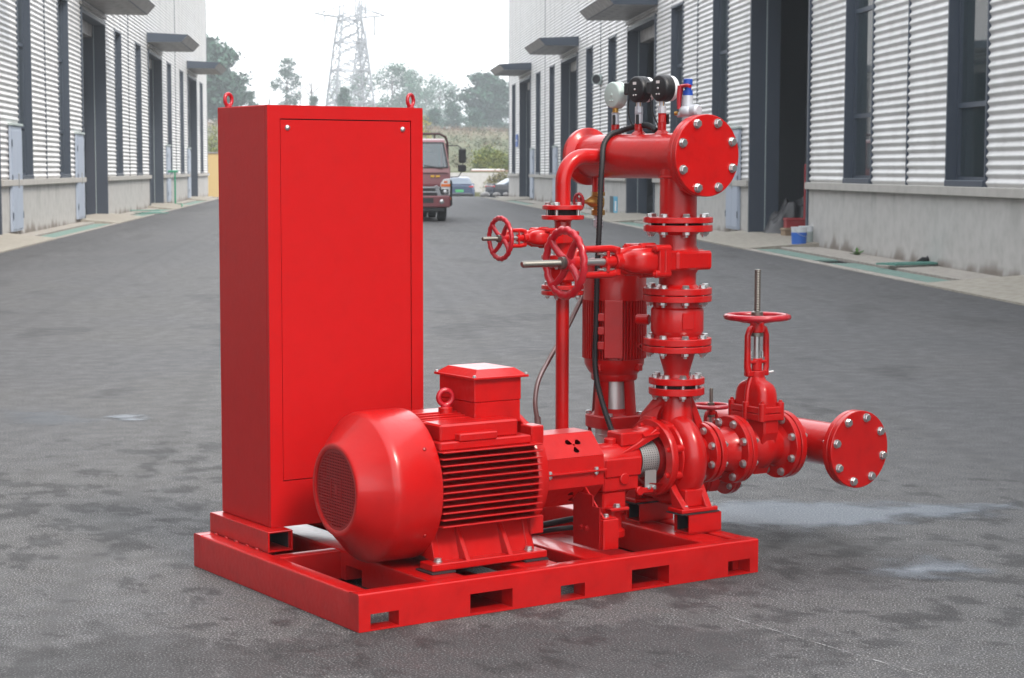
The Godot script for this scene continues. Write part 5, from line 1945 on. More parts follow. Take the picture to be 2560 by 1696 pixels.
	rb.at(fr(P(u, v, 1.596), P(-0.4, 1, -0.1))).lathe([Vector2(0.010, 0.0), Vector2(0.010, 0.040), Vector2(0.0, 0.041)], 12)
	var rv := put("relief_valve", rb, M.silver, R)
	put("blue_collar", G.new().at(rp).lathe([Vector2(0.0175, 1.660), Vector2(0.0175, 1.6775), Vector2(0, 1.6775)], 24), M.blue_cap, rv)
	put("blue_cap", G.new().at(rp).lathe([Vector2(0.012, 1.677), Vector2(0.013, 1.694), Vector2(0.0165, 1.696), Vector2(0.0165, 1.716), Vector2(0.014, 1.718), Vector2(0, 1.718)], 24), M.blue_cap, rv)
	var lv := G.new()
	lv.tube([P(1.50, 0.285, 1.690), P(1.500, 0.300, 1.694), P(1.500, 0.336, 1.692)], 0.0065, 10)
	lv.tube([P(1.500, 0.338, 1.694), P(1.498, 0.342, 1.66), P(1.498, 0.3446, 1.612)], 0.008, 10, true, [0.0115, 0.010, 0.0065])
	put("lever", lv, M.red_wheel, rv)
	put("brass_tip", G.new().at(fr(P(1.5, 0.352, 1.598), P(-0.4, 1, -0.1))).cyl(0.007, 0.0, 0.012, 10), M.brass, rv)


func jockey(R: Node3D) -> void:
	var u := 1.525
	var v := 0.75
	var pos := Transform3D(Basis(), P(u, v, 0))
	# pump column in stainless steel with tie rods
	var col := G.new().at(pos).lathe([Vector2(0.070, 0.24), Vector2(0.070, 0.44)], 36)
	var j := put("jockey_pump", col, M.stainless, R)
	for k in 5:
		put("stage_band", G.new().at(pos).lathe([Vector2(0.0705, 0.26 + k * 0.036), Vector2(0.0722, 0.263 + k * 0.036), Vector2(0.0705, 0.266 + k * 0.036)], 36), M.stainless, j)
	for k in 4:
		var a := PI / 4 + PI / 2 * k
		put("tie_rod", G.new().at(Transform3D(Basis(), P(u + cos(a) * 0.092, v + sin(a) * 0.092, 0))).cyl(0.007, 0.2, 0.49, 10), M.bolt if k == 0 else M.red, j)
	var base := G.new()
	base.at(Transform3D(Basis(Vector3(1, 0, 0), Vector3(0, 0, -1), Vector3(0, 1, 0)), P(u, v, 0))).extrude(rounded_rect(0.22, 0.22, 0.03), 0.118, 0.14, 0.003, true)
	base.at(pos).lathe([Vector2(0.075, 0.138), Vector2(0.088, 0.16), Vector2(0.088, 0.238), Vector2(0.08, 0.246), Vector2(0, 0.246)], 36)
	base.at(fr(P(u - 0.12, v, 0.205), Vector3(1, 0, 0))).cyl(0.036, 0.0, 0.24, 24)
	put("pump_base", base, M.red, j)
	var hp := G.new()
	hp.at(Transform3D(Basis(Vector3(1, 0, 0), Vector3(0, 0, -1), Vector3(0, 1, 0)), P(u, v, 0))).extrude(rounded_rect(0.186, 0.186, 0.055, 6), 0.432, 0.482, 0.005, true)
	hp.at(pos).lathe([Vector2(0.088, 0.480), Vector2(0.062, 0.505), Vector2(0, 0.506)], 32)
	put("pump_head", hp, M.red, j)
	for k in 4:
		var a := PI / 4 + PI / 2 * k
		put("bolt", bolt_mesh(0.010, 0.0), M.bolt, j, Transform3D(Basis(), P(u + cos(a) * 0.098, v + sin(a) * 0.098, 0.4825)))
	# lantern: two cheeks with windows, steel coupling inside
	for k in 4:
		var a := deg_to_rad(74.0) + PI / 2 * k
		var lg := G.new().at(pos)
		lg.lathe([Vector2(0.088, 0.476), Vector2(0.078, 0.622)], 10, a - 0.36, a + 0.36)
		lg.lathe([Vector2(0.068, 0.622), Vector2(0.078, 0.476)], 10, a - 0.36, a + 0.36)
		put("lantern_cheek", lg, M.red, j)
	put("coupling_cover", G.new().at(pos).lathe([Vector2(0.052, 0.503), Vector2(0.052, 0.615)], 28), M.stainless, j)
	# motor
	var mg := G.new().at(pos)
	mg.lathe([Vector2(0.0, 0.612), Vector2(0.084, 0.612), Vector2(0.088, 0.618), Vector2(0.088, 0.636), Vector2(0.098, 0.646), Vector2(0.112, 0.672), Vector2(0.114, 0.694), Vector2(0.0, 0.694)], 44)
	mg.cyl(0.104, 0.69, 0.925, 40)
	var m := put("jockey_motor", mg, M.red, R)
	var star := PackedVector2Array()
	var nf := 56
	for k in nf:
		var a := TAU * k / nf
		for q in [[-0.5, 0.1045], [-0.18, 0.1045], [-0.14, 0.121], [0.14, 0.121], [0.18, 0.1045]]:
			star.append(Vector2(cos(a + q[0] * TAU / nf), sin(a + q[0] * TAU / nf)) * q[1])
	put("cooling_fins", G.new().at(Transform3D(Basis(Vector3(1, 0, 0), Vector3(0, 0, -1), Vector3(0, 1, 0)), P(u, v, 0))).extrude(star, 0.696, 0.915), M.red, m)
	put("fan_cover", G.new().at(pos).lathe([Vector2(0.112, 0.916), Vector2(0.118, 0.914), Vector2(0.118, 1.045), Vector2(0.112, 1.062), Vector2(0.09, 1.068), Vector2(0, 1.068)], 44), M.red, m)
	# flat junction plate with its slots, towards the camera side
	var dir := P(-0.62, -0.78, 0).normalized()
	var pb := Basis(Vector3.UP.cross(dir), Vector3.UP, dir)
	var pl := G.new().at(Transform3D(pb, P(u, v, 0.81)))
	pl.box(Vector3(0.0, 0, 0.115), Vector3(0.070, 0.215, 0.026), 0.003)
	for y in [0.045, -0.005, -0.06]:
		pl.box(Vector3(-0.046, y, 0.118), Vector3(0.026, 0.030, 0.020), 0.003)
	put("junction_plate", pl, M.red, m)
	for a in [0.4, 1.9, 3.5, 5.0]:
		put("foot_lug", G.new().at(Transform3D(Basis(Vector3.UP, a), P(u, v, 0.665))).box(Vector3(0.106, 0, 0), Vector3(0.034, 0.028, 0.03), 0.004), M.red, m)
	put("eye_boss", G.new().at(fr(P(u, v, 0.745), P(0.25, -1, 0))).lathe([Vector2(0.012, 0.11), Vector2(0.012, 0.124), Vector2(0.006, 0.125)], 14), M.red, m)


func spline(pts: Array, step := 0.008) -> Array:
	var c := Curve3D.new()
	for i in pts.size():
		var a: Vector3 = pts[maxi(i - 1, 0)]
		var b: Vector3 = pts[mini(i + 1, pts.size() - 1)]
		c.add_point(pts[i], (a - b) / 6.0, (b - a) / 6.0)
	var out := []
	var n := int(c.get_baked_length() / step)
	for i in n + 1:
		out.append(c.sample_baked(c.get_baked_length() * i / n, true))
	return out


func ribbed(pts: Array, r: float, step: float, depth: float) -> G:
	var p := spline(pts, step / 2.0)
	var radii := []
	for i in p.size():
		radii.append(r if i % 2 == 0 else r * (1.0 - depth))
	return G.new().tube(p, r, 12, true, radii)


func hoses(R: Node3D) -> void:
	# black corrugated conduit over the header and down beside the jockey motor
	put("black_conduit", ribbed([P(1.518, 0.495, 1.538), P(1.525, 0.545, 1.556), P(1.530, 0.60, 1.560), P(1.530, 0.66, 1.553), P(1.510, 0.70, 1.541), P(1.475, 0.715, 1.527), P(1.440, 0.710, 1.487), P(1.422, 0.695, 1.42), P(1.412, 0.690, 1.33), P(1.405, 0.686, 1.20), P(1.400, 0.690, 1.06), P(1.400, 0.694, 0.95), P(1.400, 0.697, 0.82), P(1.400, 0.703, 0.70), P(1.400, 0.688, 0.615), P(1.400, 0.648, 0.528), P(1.400, 0.607, 0.460), P(1.400, 0.57, 0.40), P(1.38, 0.55, 0.30), P(1.30, 0.53, 0.18)], 0.0115, 0.0115, 0.22), M.rubber, R)
	# thin gauge leads
	put("gauge_lead", G.new().tube(spline([P(1.53, 0.548, 1.66), P(1.525, 0.535, 1.62), P(1.52, 0.510, 1.585), P(1.52, 0.492, 1.562), P(1.52, 0.487, 1.545)], 0.01), 0.0028, 8), M.rubber, R)
	put("gauge_lead", G.new().tube(spline([P(1.53, 0.675, 1.665), P(1.52, 0.668, 1.62), P(1.52, 0.655, 1.58), P(1.52, 0.64, 1.562)], 0.01), 0.0028, 8), M.rubber, R)
	# braided hose from the brass valve down behind the valves
	var h := put("braided_hose", ribbed([P(1.52, 0.85, 1.20), P(1.525, 0.85, 1.10), P(1.515, 0.85, 1.0), P(1.446, 0.85, 0.915), P(1.376, 0.85, 0.803), P(1.297, 0.85, 0.693), P(1.248, 0.85, 0.615), P(1.233, 0.85, 0.535), P(1.243, 0.85, 0.470)], 0.0095, 0.006, 0.10), M.braid, R)
	put("hose_end", G.new().at(Transform3D(Basis(), P(1.52, 0.85, 0))).lathe([Vector2(0.012, 1.18), Vector2(0.018, 1.185), Vector2(0.018, 1.21), Vector2(0.014, 1.213), Vector2(0.014, 1.228)], 8, 0, TAU, true), M.silver, h)
	put("hose_end", G.new().at(fr(P(1.243, 0.85, 0.478), P(0.1, 0, -1))).lathe([Vector2(0.0125, 0.0), Vector2(0.0125, 0.05), Vector2(0.016, 0.052), Vector2(0.016, 0.07), Vector2(0.0, 0.07)], 12), M.braid, h)
	put("drain_pipe", G.new().tube([P(1.25, 0.85, 0.42), P(1.25, 0.85, 0.12)], 0.014, 12), M.red, R)
	# black cables on the skid floor
	put("power_cable", G.new().tube(spline([P(0.80, 0.55, 0.10), P(0.95, 0.545, 0.128), P(1.05, 0.55, 0.135), P(1.20, 0.56, 0.142), P(1.30, 0.60, 0.13)], 0.02), 0.011, 10), M.rubber, R)
	put("power_cable", G.new().tube(spline([P(0.80, 0.50, 0.095), P(0.95, 0.50, 0.118), P(1.08, 0.505, 0.125), P(1.25, 0.50, 0.12)], 0.02), 0.009, 10), M.rubber, R)


# ---- beyond the yard ----------------------------------------------------------------------------------------------

func leaf_clump(g: G, o: Vector3, r: float, n: int, size: float, rng: RandomNumberGenerator, c0: Color, c1: Color, squash := 0.8) -> void:
	var tint := c0.lerp(c1, rng.randf())
	for i in n:
		var d := Vector3(rng.randfn(), rng.randfn() * squash, rng.randfn()) * 0.45 * r
		var p := o + d
		var a := Vector3(rng.randfn(), rng.randfn(), rng.randfn()).normalized()
		var b := a.cross(Vector3(rng.randfn(), rng.randfn(), rng.randfn())).normalized()
		var s := size * rng.randf_range(0.6, 1.3)
		var nn := (a.cross(b) + d.normalized() * 0.6 + Vector3(0, 0.4, 0)).normalized()
		g.col = tint * rng.randf_range(0.8, 1.2)
		var q := g.vert(p - a * s, nn)
		g.vert(p + b * s * 0.45, nn)
		g.vert(p + a * s, nn)
		g.vert(p - b * s * 0.45, nn)
		g.idx.append_array([q, q + 1, q + 2, q, q + 2, q + 3])


func tree(kind: String, at: Vector3, h: float, w: float, seed_: int, label: String, c0: Color, c1: Color, bottom := 0.3, dens := 1.0) -> void:
	var rng := RandomNumberGenerator.new()
	rng.seed = seed_
	var names := {"pine": "pine_tree", "broad": "broadleaf_tree", "bare": "bare_tree", "young": "young_pine", "bush": "bush"}
	var t := thing(names[kind], label, "bush" if kind == "bush" else "tree", at, 0.0, "bushes at the end of the yard" if kind == "bush" else "trees on the hill behind the yard")
	var tr := G.new()
	var lf := G.new()
	lf.colored = true
	var lean := Vector3(rng.randf_range(-0.05, 0.05), 1, rng.randf_range(-0.05, 0.05))
	var tw := 0.018 * h + 0.03
	if kind != "bush":
		var pts := []
		var rad := []
		for i in 7:
			var f := i / 6.0
			pts.append(lean * h * 0.95 * f + Vector3(sin(f * 3.0 + seed_), 0, cos(f * 2.0 + seed_)) * 0.02 * h * f)
			rad.append(tw * (1.0 - 0.85 * f))
		tr.tube(pts, tw, 7, true, rad)
	if kind == "pine" or kind == "young":
		var n := int(34 * dens) if kind == "pine" else 22
		for i in n:
			var f: float = bottom + (1.0 - bottom) * pow((i + rng.randf()) / n, 0.9)
			var prof := sin(clampf((f - bottom) / (1.0 - bottom), 0, 1) * PI * 0.85 + 0.42) if kind == "pine" else 1.05 - (f - bottom) / (1.0 - bottom)
			var l := maxf(0.12, prof) * w * 0.5 * rng.randf_range(0.55, 1.15)
			var a := rng.randf() * TAU
			var p := lean * h * f * 0.95
			var d := Vector3(cos(a), rng.randf_range(0.05, 0.5), sin(a)).normalized()
			var e := p + d * l
			tr.tube([p, p.lerp(e, 0.5) + Vector3(0, -0.03 * l, 0), e], 0.02, 4, false, [tw * 0.35 * (1.1 - f), tw * 0.22 * (1.1 - f), 0.01])
			for k in 3:
				var q := p.lerp(e, [0.55, 0.8, 1.0][k]) + Vector3(rng.randfn(), rng.randfn() * 0.5, rng.randfn()) * 0.08 * w
				leaf_clump(lf, q, w * 0.17, int(46 * dens), w * 0.035 + 0.03, rng, c0, c1, 0.6)
	elif kind == "broad":
		for i in int(46 * dens):
			var f := bottom + (1.0 - bottom) * rng.randf()
			var prof := sqrt(maxf(0.05, 1.0 - pow((f - bottom) / (1.0 - bottom) * 1.75 - 0.72, 2.0)))
			var a := rng.randf() * TAU
			var p := lean * h * (f * 0.8)
			var e := lean * h * f + Vector3(cos(a), 0, sin(a)) * w * 0.5 * prof * sqrt(rng.randf_range(0.15, 1.0))
			tr.tube([p, p.lerp(e, 0.5) + Vector3(0, 0.04 * h, 0), e], 0.03, 4, false, [tw * 0.4 * (1.1 - f), tw * 0.25 * (1.1 - f), 0.012])
			leaf_clump(lf, e, w * 0.24, int(95 * dens), w * 0.022 + 0.05, rng, c0, c1, 0.75)
	elif kind == "bare":
		var tips := [[lean * h * 0.3, lean, h * 0.4, tw * 0.6]]
		for i in 13:
			var f := rng.randf_range(0.3, 0.92)
			var a := rng.randf() * TAU
			tips.append([lean * h * f * 0.95, Vector3(cos(a), rng.randf_range(0.4, 1.1), sin(a)).normalized(), w * rng.randf_range(0.35, 0.6), tw * 0.4 * (1.1 - f)])
		for gen in 3:
			var nxt := []
			for q in tips:
				var e: Vector3 = q[0] + q[1] * q[2]
				tr.tube([q[0], e], q[3], 4, false, [q[3], q[3] * 0.5])
				for k in 3:
					var d: Vector3 = (q[1] + Vector3(rng.randfn(), rng.randfn() * 0.6 + 0.15, rng.randfn()) * 0.55).normalized()
					nxt.append([q[0].lerp(e, rng.randf_range(0.4, 1.0)), d, q[2] * rng.randf_range(0.4, 0.6), maxf(0.012, q[3] * 0.5)])
			tips = nxt
		for q in tips:
			if rng.randf() < 0.12:
				leaf_clump(lf, q[0], w * 0.06, 3, 0.06, rng, c0, c1)
	else:
		for i in int(60 * dens):
			var a := rng.randf() * TAU
			var el := acos(rng.randf())
			var rr := pow(rng.randf(), 0.33)
			var e := Vector3(cos(a) * sin(el) * w * 0.45, cos(el) * h * 0.85, sin(a) * sin(el) * w * 0.45) * rr + Vector3(0, 0.08 * h, 0)
			leaf_clump(lf, e, w * 0.22, int(70 * dens), 0.055 + w * 0.012, rng, c0, c1, 0.8)
			if i % 5 == 0:
				tr.tube([Vector3.ZERO, e], 0.015, 4, false)
	put("trunk" if kind != "bush" else "stems", tr, M.bark, t)
	if lf.v.size():
		put("crown" if kind != "bush" else "foliage", lf, M.leaf, t)


func background() -> void:
	var K := 1.5
	var dk := Color(0.020, 0.068, 0.044)
	var md := Color(0.038, 0.105, 0.062)
	var lt := Color(0.055, 0.135, 0.085)
	var dry := Color(0.16, 0.13, 0.08)
	# kind, s, top, width, distance at scale 1, label, colours, bottom, density
	var list := [
		["pine", -10.2, 11.2, 5.0, 150, "tall dense dark pine rising behind the left hall's canopy", dk, md, 0.12, 2.0],
		["pine", -8.6, 8.9, 3.0, 152, "shorter dense pine leaning out to the right of the tall one by the left hall", dk, md, 0.1, 1.6],
		["young", -6.85, 7.5, 1.5, 150, "small young pine just right of the cabinet's left lifting eye", dk, md, 0.1, 0.7],
		["pine", -5.18, 12.3, 3.1, 190, "tall sparse pine standing clear against the white sky", dk, md, 0.35, 0.75],
		["bare", -6.7, 9.2, 1.7, 186, "thin bare tree left of the tall sparse pine", dry, dry, 0.3, 1.0],
		["bare", -3.85, 10.2, 2.1, 190, "thin bare tree between the sparse pine and the rounder bare tree", dry, dry, 0.3, 1.0],
		["bare", -2.65, 11.2, 3.0, 195, "rounded bare tree just left of the big pylon", dry, dry, 0.3, 1.0],
		["young", -2.1, 7.7, 1.6, 165, "small young pine at the left foot of the big pylon", dk, md, 0.1, 0.8],
		["young", 0.35, 8.3, 2.2, 165, "bushy young pine in front of the middle of the big pylon", dk, md, 0.1, 1.0],
		["young", -3.9, 7.6, 1.0, 170, "smallest young pine, between the sparse pine and the pylon", dk, md, 0.1, 0.8],
		["broad", 0.05, 12.2, 3.0, 230, "narrow hazy tree standing inside the big pylon's legs", md, lt, 0.3, 0.8],
		["broad", 2.7, 13.0, 3.6, 235, "hazy tree behind the pylon's right leg", md, lt, 0.25, 0.9],
		["broad", 6.1, 12.6, 5.6, 215, "broad pale tree right of the pylon, the tallest of the hazy group", md, lt, 0.25, 1.2],
		["broad", 8.2, 12.7, 4.2, 225, "round pale tree close behind the right side of the broad one", md, lt, 0.25, 1.0],
		["broad", 12.2, 12.7, 5.6, 236, "pale wide tree above the lorry's mirrors", md, lt, 0.2, 1.1],
		["broad", 10.4, 10.6, 3.4, 232, "pale low tree filling the gap above the lorry", md, lt, 0.2, 0.9],
		["pine", 13.9, 10.6, 4.6, 185, "dense dark pine left of the right hall's far canopy", dk, md, 0.2, 1.4],
		["pine", 15.9, 10.2, 3.6, 190, "dark pine half hidden behind the right hall's far corner", dk, md, 0.15, 1.2],
		["young", 8.2, 6.6, 2.1, 168, "dark low pine on the crest above the lorry's cab", dk, md, 0.05, 1.0],
		["young", 10.6, 7.4, 2.8, 180, "dark low pine on the crest, right of the one above the lorry", dk, md, 0.05, 1.0],
		["young", 12.2, 6.8, 2.6, 175, "dark low pine on the crest in front of the dense dark pine", dk, md, 0.05, 1.0],
	]
	for i in list.size():
		var a: Array = list[i]
		var t: float = a[4] * K
		var x: float = a[1] * K
		var top: float = 1.4 + (a[2] - 1.4) * K
		var y := land(x, t) - 0.1
		tree(a[0], Vector3(x, y, -t), top - y, a[3] * K, 1000 + i * 7, a[5], a[6], a[7], a[8], a[9])
	# bushes
	var yl := Color(0.20, 0.20, 0.03)
	var gr := Color(0.09, 0.15, 0.04)
	tree("bush", Vector3(-8.5, 0.2, -131), 4.2, 2.2, 2001, "yellow-green bush above the cream wall by the left hall", yl, gr, 0.0, 1.0)
	tree("bush", Vector3(6.15, land(6.15, 140) - 0.2, -140), 4.3, 1.5, 2002, "yellow-leaved bush peeping out beside the cabinet's right edge", Color(0.34, 0.28, 0.03), yl, 0.0, 0.8)
	tree("bush", Vector3(10.3, 0.95, -133.5), 1.95, 2.6, 2003, "rounded green bush topped with yellow above the retaining wall", gr, yl, 0.0, 1.2)
	tree("bush", Vector3(11.6, 0.95, -134.5), 1.8, 2.2, 2004, "yellow-topped bush against the right hall's corner above the wall", gr, yl, 0.0, 1.0)
	tree("bush", Vector3(9.6, -0.6, -114.0), 1.9, 2.1, 2005, "olive shrub with drooping leaves beside the black saloon car", Color(0.12, 0.13, 0.05), Color(0.20, 0.17, 0.08), 0.0, 1.0)
	# scrub on the hillside, one mass
	var sc := G.new()
	sc.colored = true
	var rng := RandomNumberGenerator.new()
	rng.seed = 55
	for i in 2400:
		var x := rng.randf_range(-22.0, 24.0)
		var t := rng.randf_range(140.0, 236.0)
		var c0 := Color(0.10, 0.13, 0.05) if rng.randf() < 0.6 else Color(0.24, 0.19, 0.11)
		if t > 212.0:
			c0 = Color(0.27, 0.19, 0.12)
		leaf_clump(sc, Vector3(x, land(x, t) + 0.15, -t), rng.randf_range(0.3, 0.8), 20, 0.09, rng, c0 * 0.5, c0 * 0.72, 0.7)
	tag(put("hillside_scrub", sc, M.leaf, self), "dry grass and low scrub covering the hillside", "scrub", "", "stuff")
	# retaining wall at the foot of the hill, and the cream wall behind the left hall
	var g := G.new()
	g.colored = true
	g.col = Color(1.15, 1.15, 1.15)
	g.box(Vector3(5.5, 0.25, 0), Vector3(23.0, 1.8, 0.5))
	single("retaining_wall", g, M.concrete, "pale grey retaining wall at the foot of the hill behind the parked cars", "wall", Vector3(0, 0, -130.6))
	var tw := thing("tiled_roof", "low roof with red tiles and a white edge above the retaining wall", "roof", Vector3(10.3, 1.15, -132.0))
	put("tiles", G.new().box(Vector3(0, 0.08, 0), Vector3(2.6, 0.16, 0.8), 0.02), M.tile_red, tw)
	put("white_edge", G.new().box(Vector3(-0.1, 0.2, 0), Vector3(2.3, 0.10, 0.6), 0.03), M.white_plastic, tw)
	var yw := thing("boundary_wall", "cream yellow boundary wall past the end of the left hall", "wall", Vector3(-8.5, -0.6, -106.0))
	put("wall_face", G.new().box(Vector3(0, 1.42, 0), Vector3(7.0, 2.84, 0.25)), M.yellow_wall, yw)
	put("wall_cap", G.new().box(Vector3(0, 2.87, 0), Vector3(7.1, 0.08, 0.34)), M.soffit, yw)
	pylon("lattice_pylon", "large hazy lattice power pylon on the hill, its arms at the top of the view", Vector3(1.74, 6.2, -310.0), 0.25, 7.6, 2.7, 19.9, 11.7)
	pylon("lattice_pylon", "smaller second pylon showing behind the right side of the large one", Vector3(4.25, 6.2, -360.0), 0.9, 4.2, 1.15, 18.6, 3.3)
	var wires := G.new()
	for w in [[-3.8, 26.0], [6.8, 26.3], [-3.8, 24.4]]:
		var pts := []
		for i in 13:
			var f := i / 12.0
			pts.append(Vector3(w[0] - 95.0 * f, w[1] - 9.0 * f * (1.0 - f) - 1.0 * f, -310.0 + 95.0 * f))
		wires.tube(pts, 0.03, 4, false)
	for q in [19.2, 17.0]:
		wires.tube([Vector3(-60, q + 1.0, -380), Vector3(-20, q, -400), Vector3(20, q + 0.3, -420)], 0.03, 4, false)
	tag(put("power_lines", wires, M.lattice, self), "thin power lines running left from the large pylon", "power line")


func pylon(called: String, label: String, at: Vector3, turn: float, base: float, neck: float, h: float, arm: float) -> void:
	var p := thing(called, label, "pylon", at, turn, "power pylons on the hill")
	var lvl := 9
	var pts := []
	for i in lvl + 1:
		var f := i / float(lvl)
		var w := lerpf(base, neck, pow(f, 0.85)) / 2
		var y := h * (1.0 - pow(1.0 - f, 1.35))
		pts.append([w, y])
	for c in [[-1, -1], [1, -1], [1, 1], [-1, 1]]:
		var g := G.new()
		for i in lvl:
			g.tube([Vector3(c[0] * pts[i][0], pts[i][1], c[1] * pts[i][0]), Vector3(c[0] * pts[i + 1][0], pts[i + 1][1], c[1] * pts[i + 1][0])], 0.17, 4, false)
		put("leg", g, M.lattice, p)
	var b := G.new()
	var cs := [[-1, -1], [1, -1], [1, 1], [-1, 1]]
	for k in 4:
		var c0: Array = cs[k]
		var c1: Array = cs[(k + 1) % 4]
		for i in lvl:
			var w0: float = pts[i][0]
			var w1: float = pts[i + 1][0]
			var y0: float = pts[i][1]
			var y1: float = pts[i + 1][1]
			b.tube([Vector3(c0[0] * w0, y0, c0[1] * w0), Vector3(c1[0] * w1, y1, c1[1] * w1)], 0.105, 4, false)
			b.tube([Vector3(c1[0] * w0, y0, c1[1] * w0), Vector3(c0[0] * w1, y1, c0[1] * w1)], 0.105, 4, false)
			if i % 2 == 0:
				b.tube([Vector3(c0[0] * w0, y0, c0[1] * w0), Vector3(c1[0] * w0, y0, c1[1] * w0)], 0.105, 4, false)
	put("bracing", b, M.lattice, p)
	var a := G.new()
	var n := neck / 2
	for lv in [0.0, 6.0]:
		var y: float = h + lv
		var reach := arm * (0.5 if lv == 0.0 else 0.42)
		for s: float in [-1.0, 1.0]:
			for z in [-n, n]:
				a.tube([Vector3(s * n, y - 0.6, z), Vector3(s * reach, y - 0.15, 0)], 0.10, 4, false)
				a.tube([Vector3(s * n, y + 1.2, z), Vector3(s * reach, y - 0.15, 0)], 0.08, 4, false)
				for f in [0.25, 0.5, 0.75]:
					a.tube([Vector3(s * lerpf(n, reach, f), y - 0.6 + 0.45 * f, z * (1 - f)), Vector3(s * lerpf(n, reach, maxf(0, f - 0.2)), y + 1.2 - 1.35 * maxf(0, f - 0.2), z * (1 - f + 0.2))], 0.06, 4, false)
	for c in cs:
		a.tube([Vector3(c[0] * n, h, c[1] * n), Vector3(c[0] * n * 0.8, h + 7.0, c[1] * n * 0.8)], 0.12, 4, false)
		a.tube([Vector3(c[0] * n * 0.8, h + 7.0, c[1] * n * 0.8), Vector3(0, h + 11.0, 0)], 0.1, 4, false)
	put("arms", a, M.lattice, p)
	for s: float in [-1.0, 1.0]:
		put("insulator", G.new().tube([Vector3(s * arm * 0.35, h - 0.3, 0), Vector3(s * arm * 0.35, h - 3.4, 0)], 0.14, 6), M.lattice, p)


# ---- vehicles -----------------------------------------------------------------------------------------------------

func wheel(parent: Node, at: Vector3, r: float, w: float) -> void:
	var ax := fr(at - Vector3(w / 2, 0, 0), Vector3(1, 0, 0))
	var t := put("wheel", G.new().at(ax).lathe([Vector2(r * 0.62, 0.0), Vector2(r * 0.94, 0.0), Vector2(r, w * 0.12), Vector2(r, w * 0.88), Vector2(r * 0.94, w), Vector2(r * 0.62, w)], 32), M.tyre, parent)
	put("rim", G.new().at(ax).lathe([Vector2(0, w * 0.12), Vector2(r * 0.3, w * 0.1), Vector2(r * 0.6, w * 0.2), Vector2(r * 0.63, 0.0), Vector2(r * 0.63, w), Vector2(r * 0.6, w * 0.8), Vector2(r * 0.3, w * 0.9), Vector2(0, w * 0.88)], 28), M.rim_grey, t)


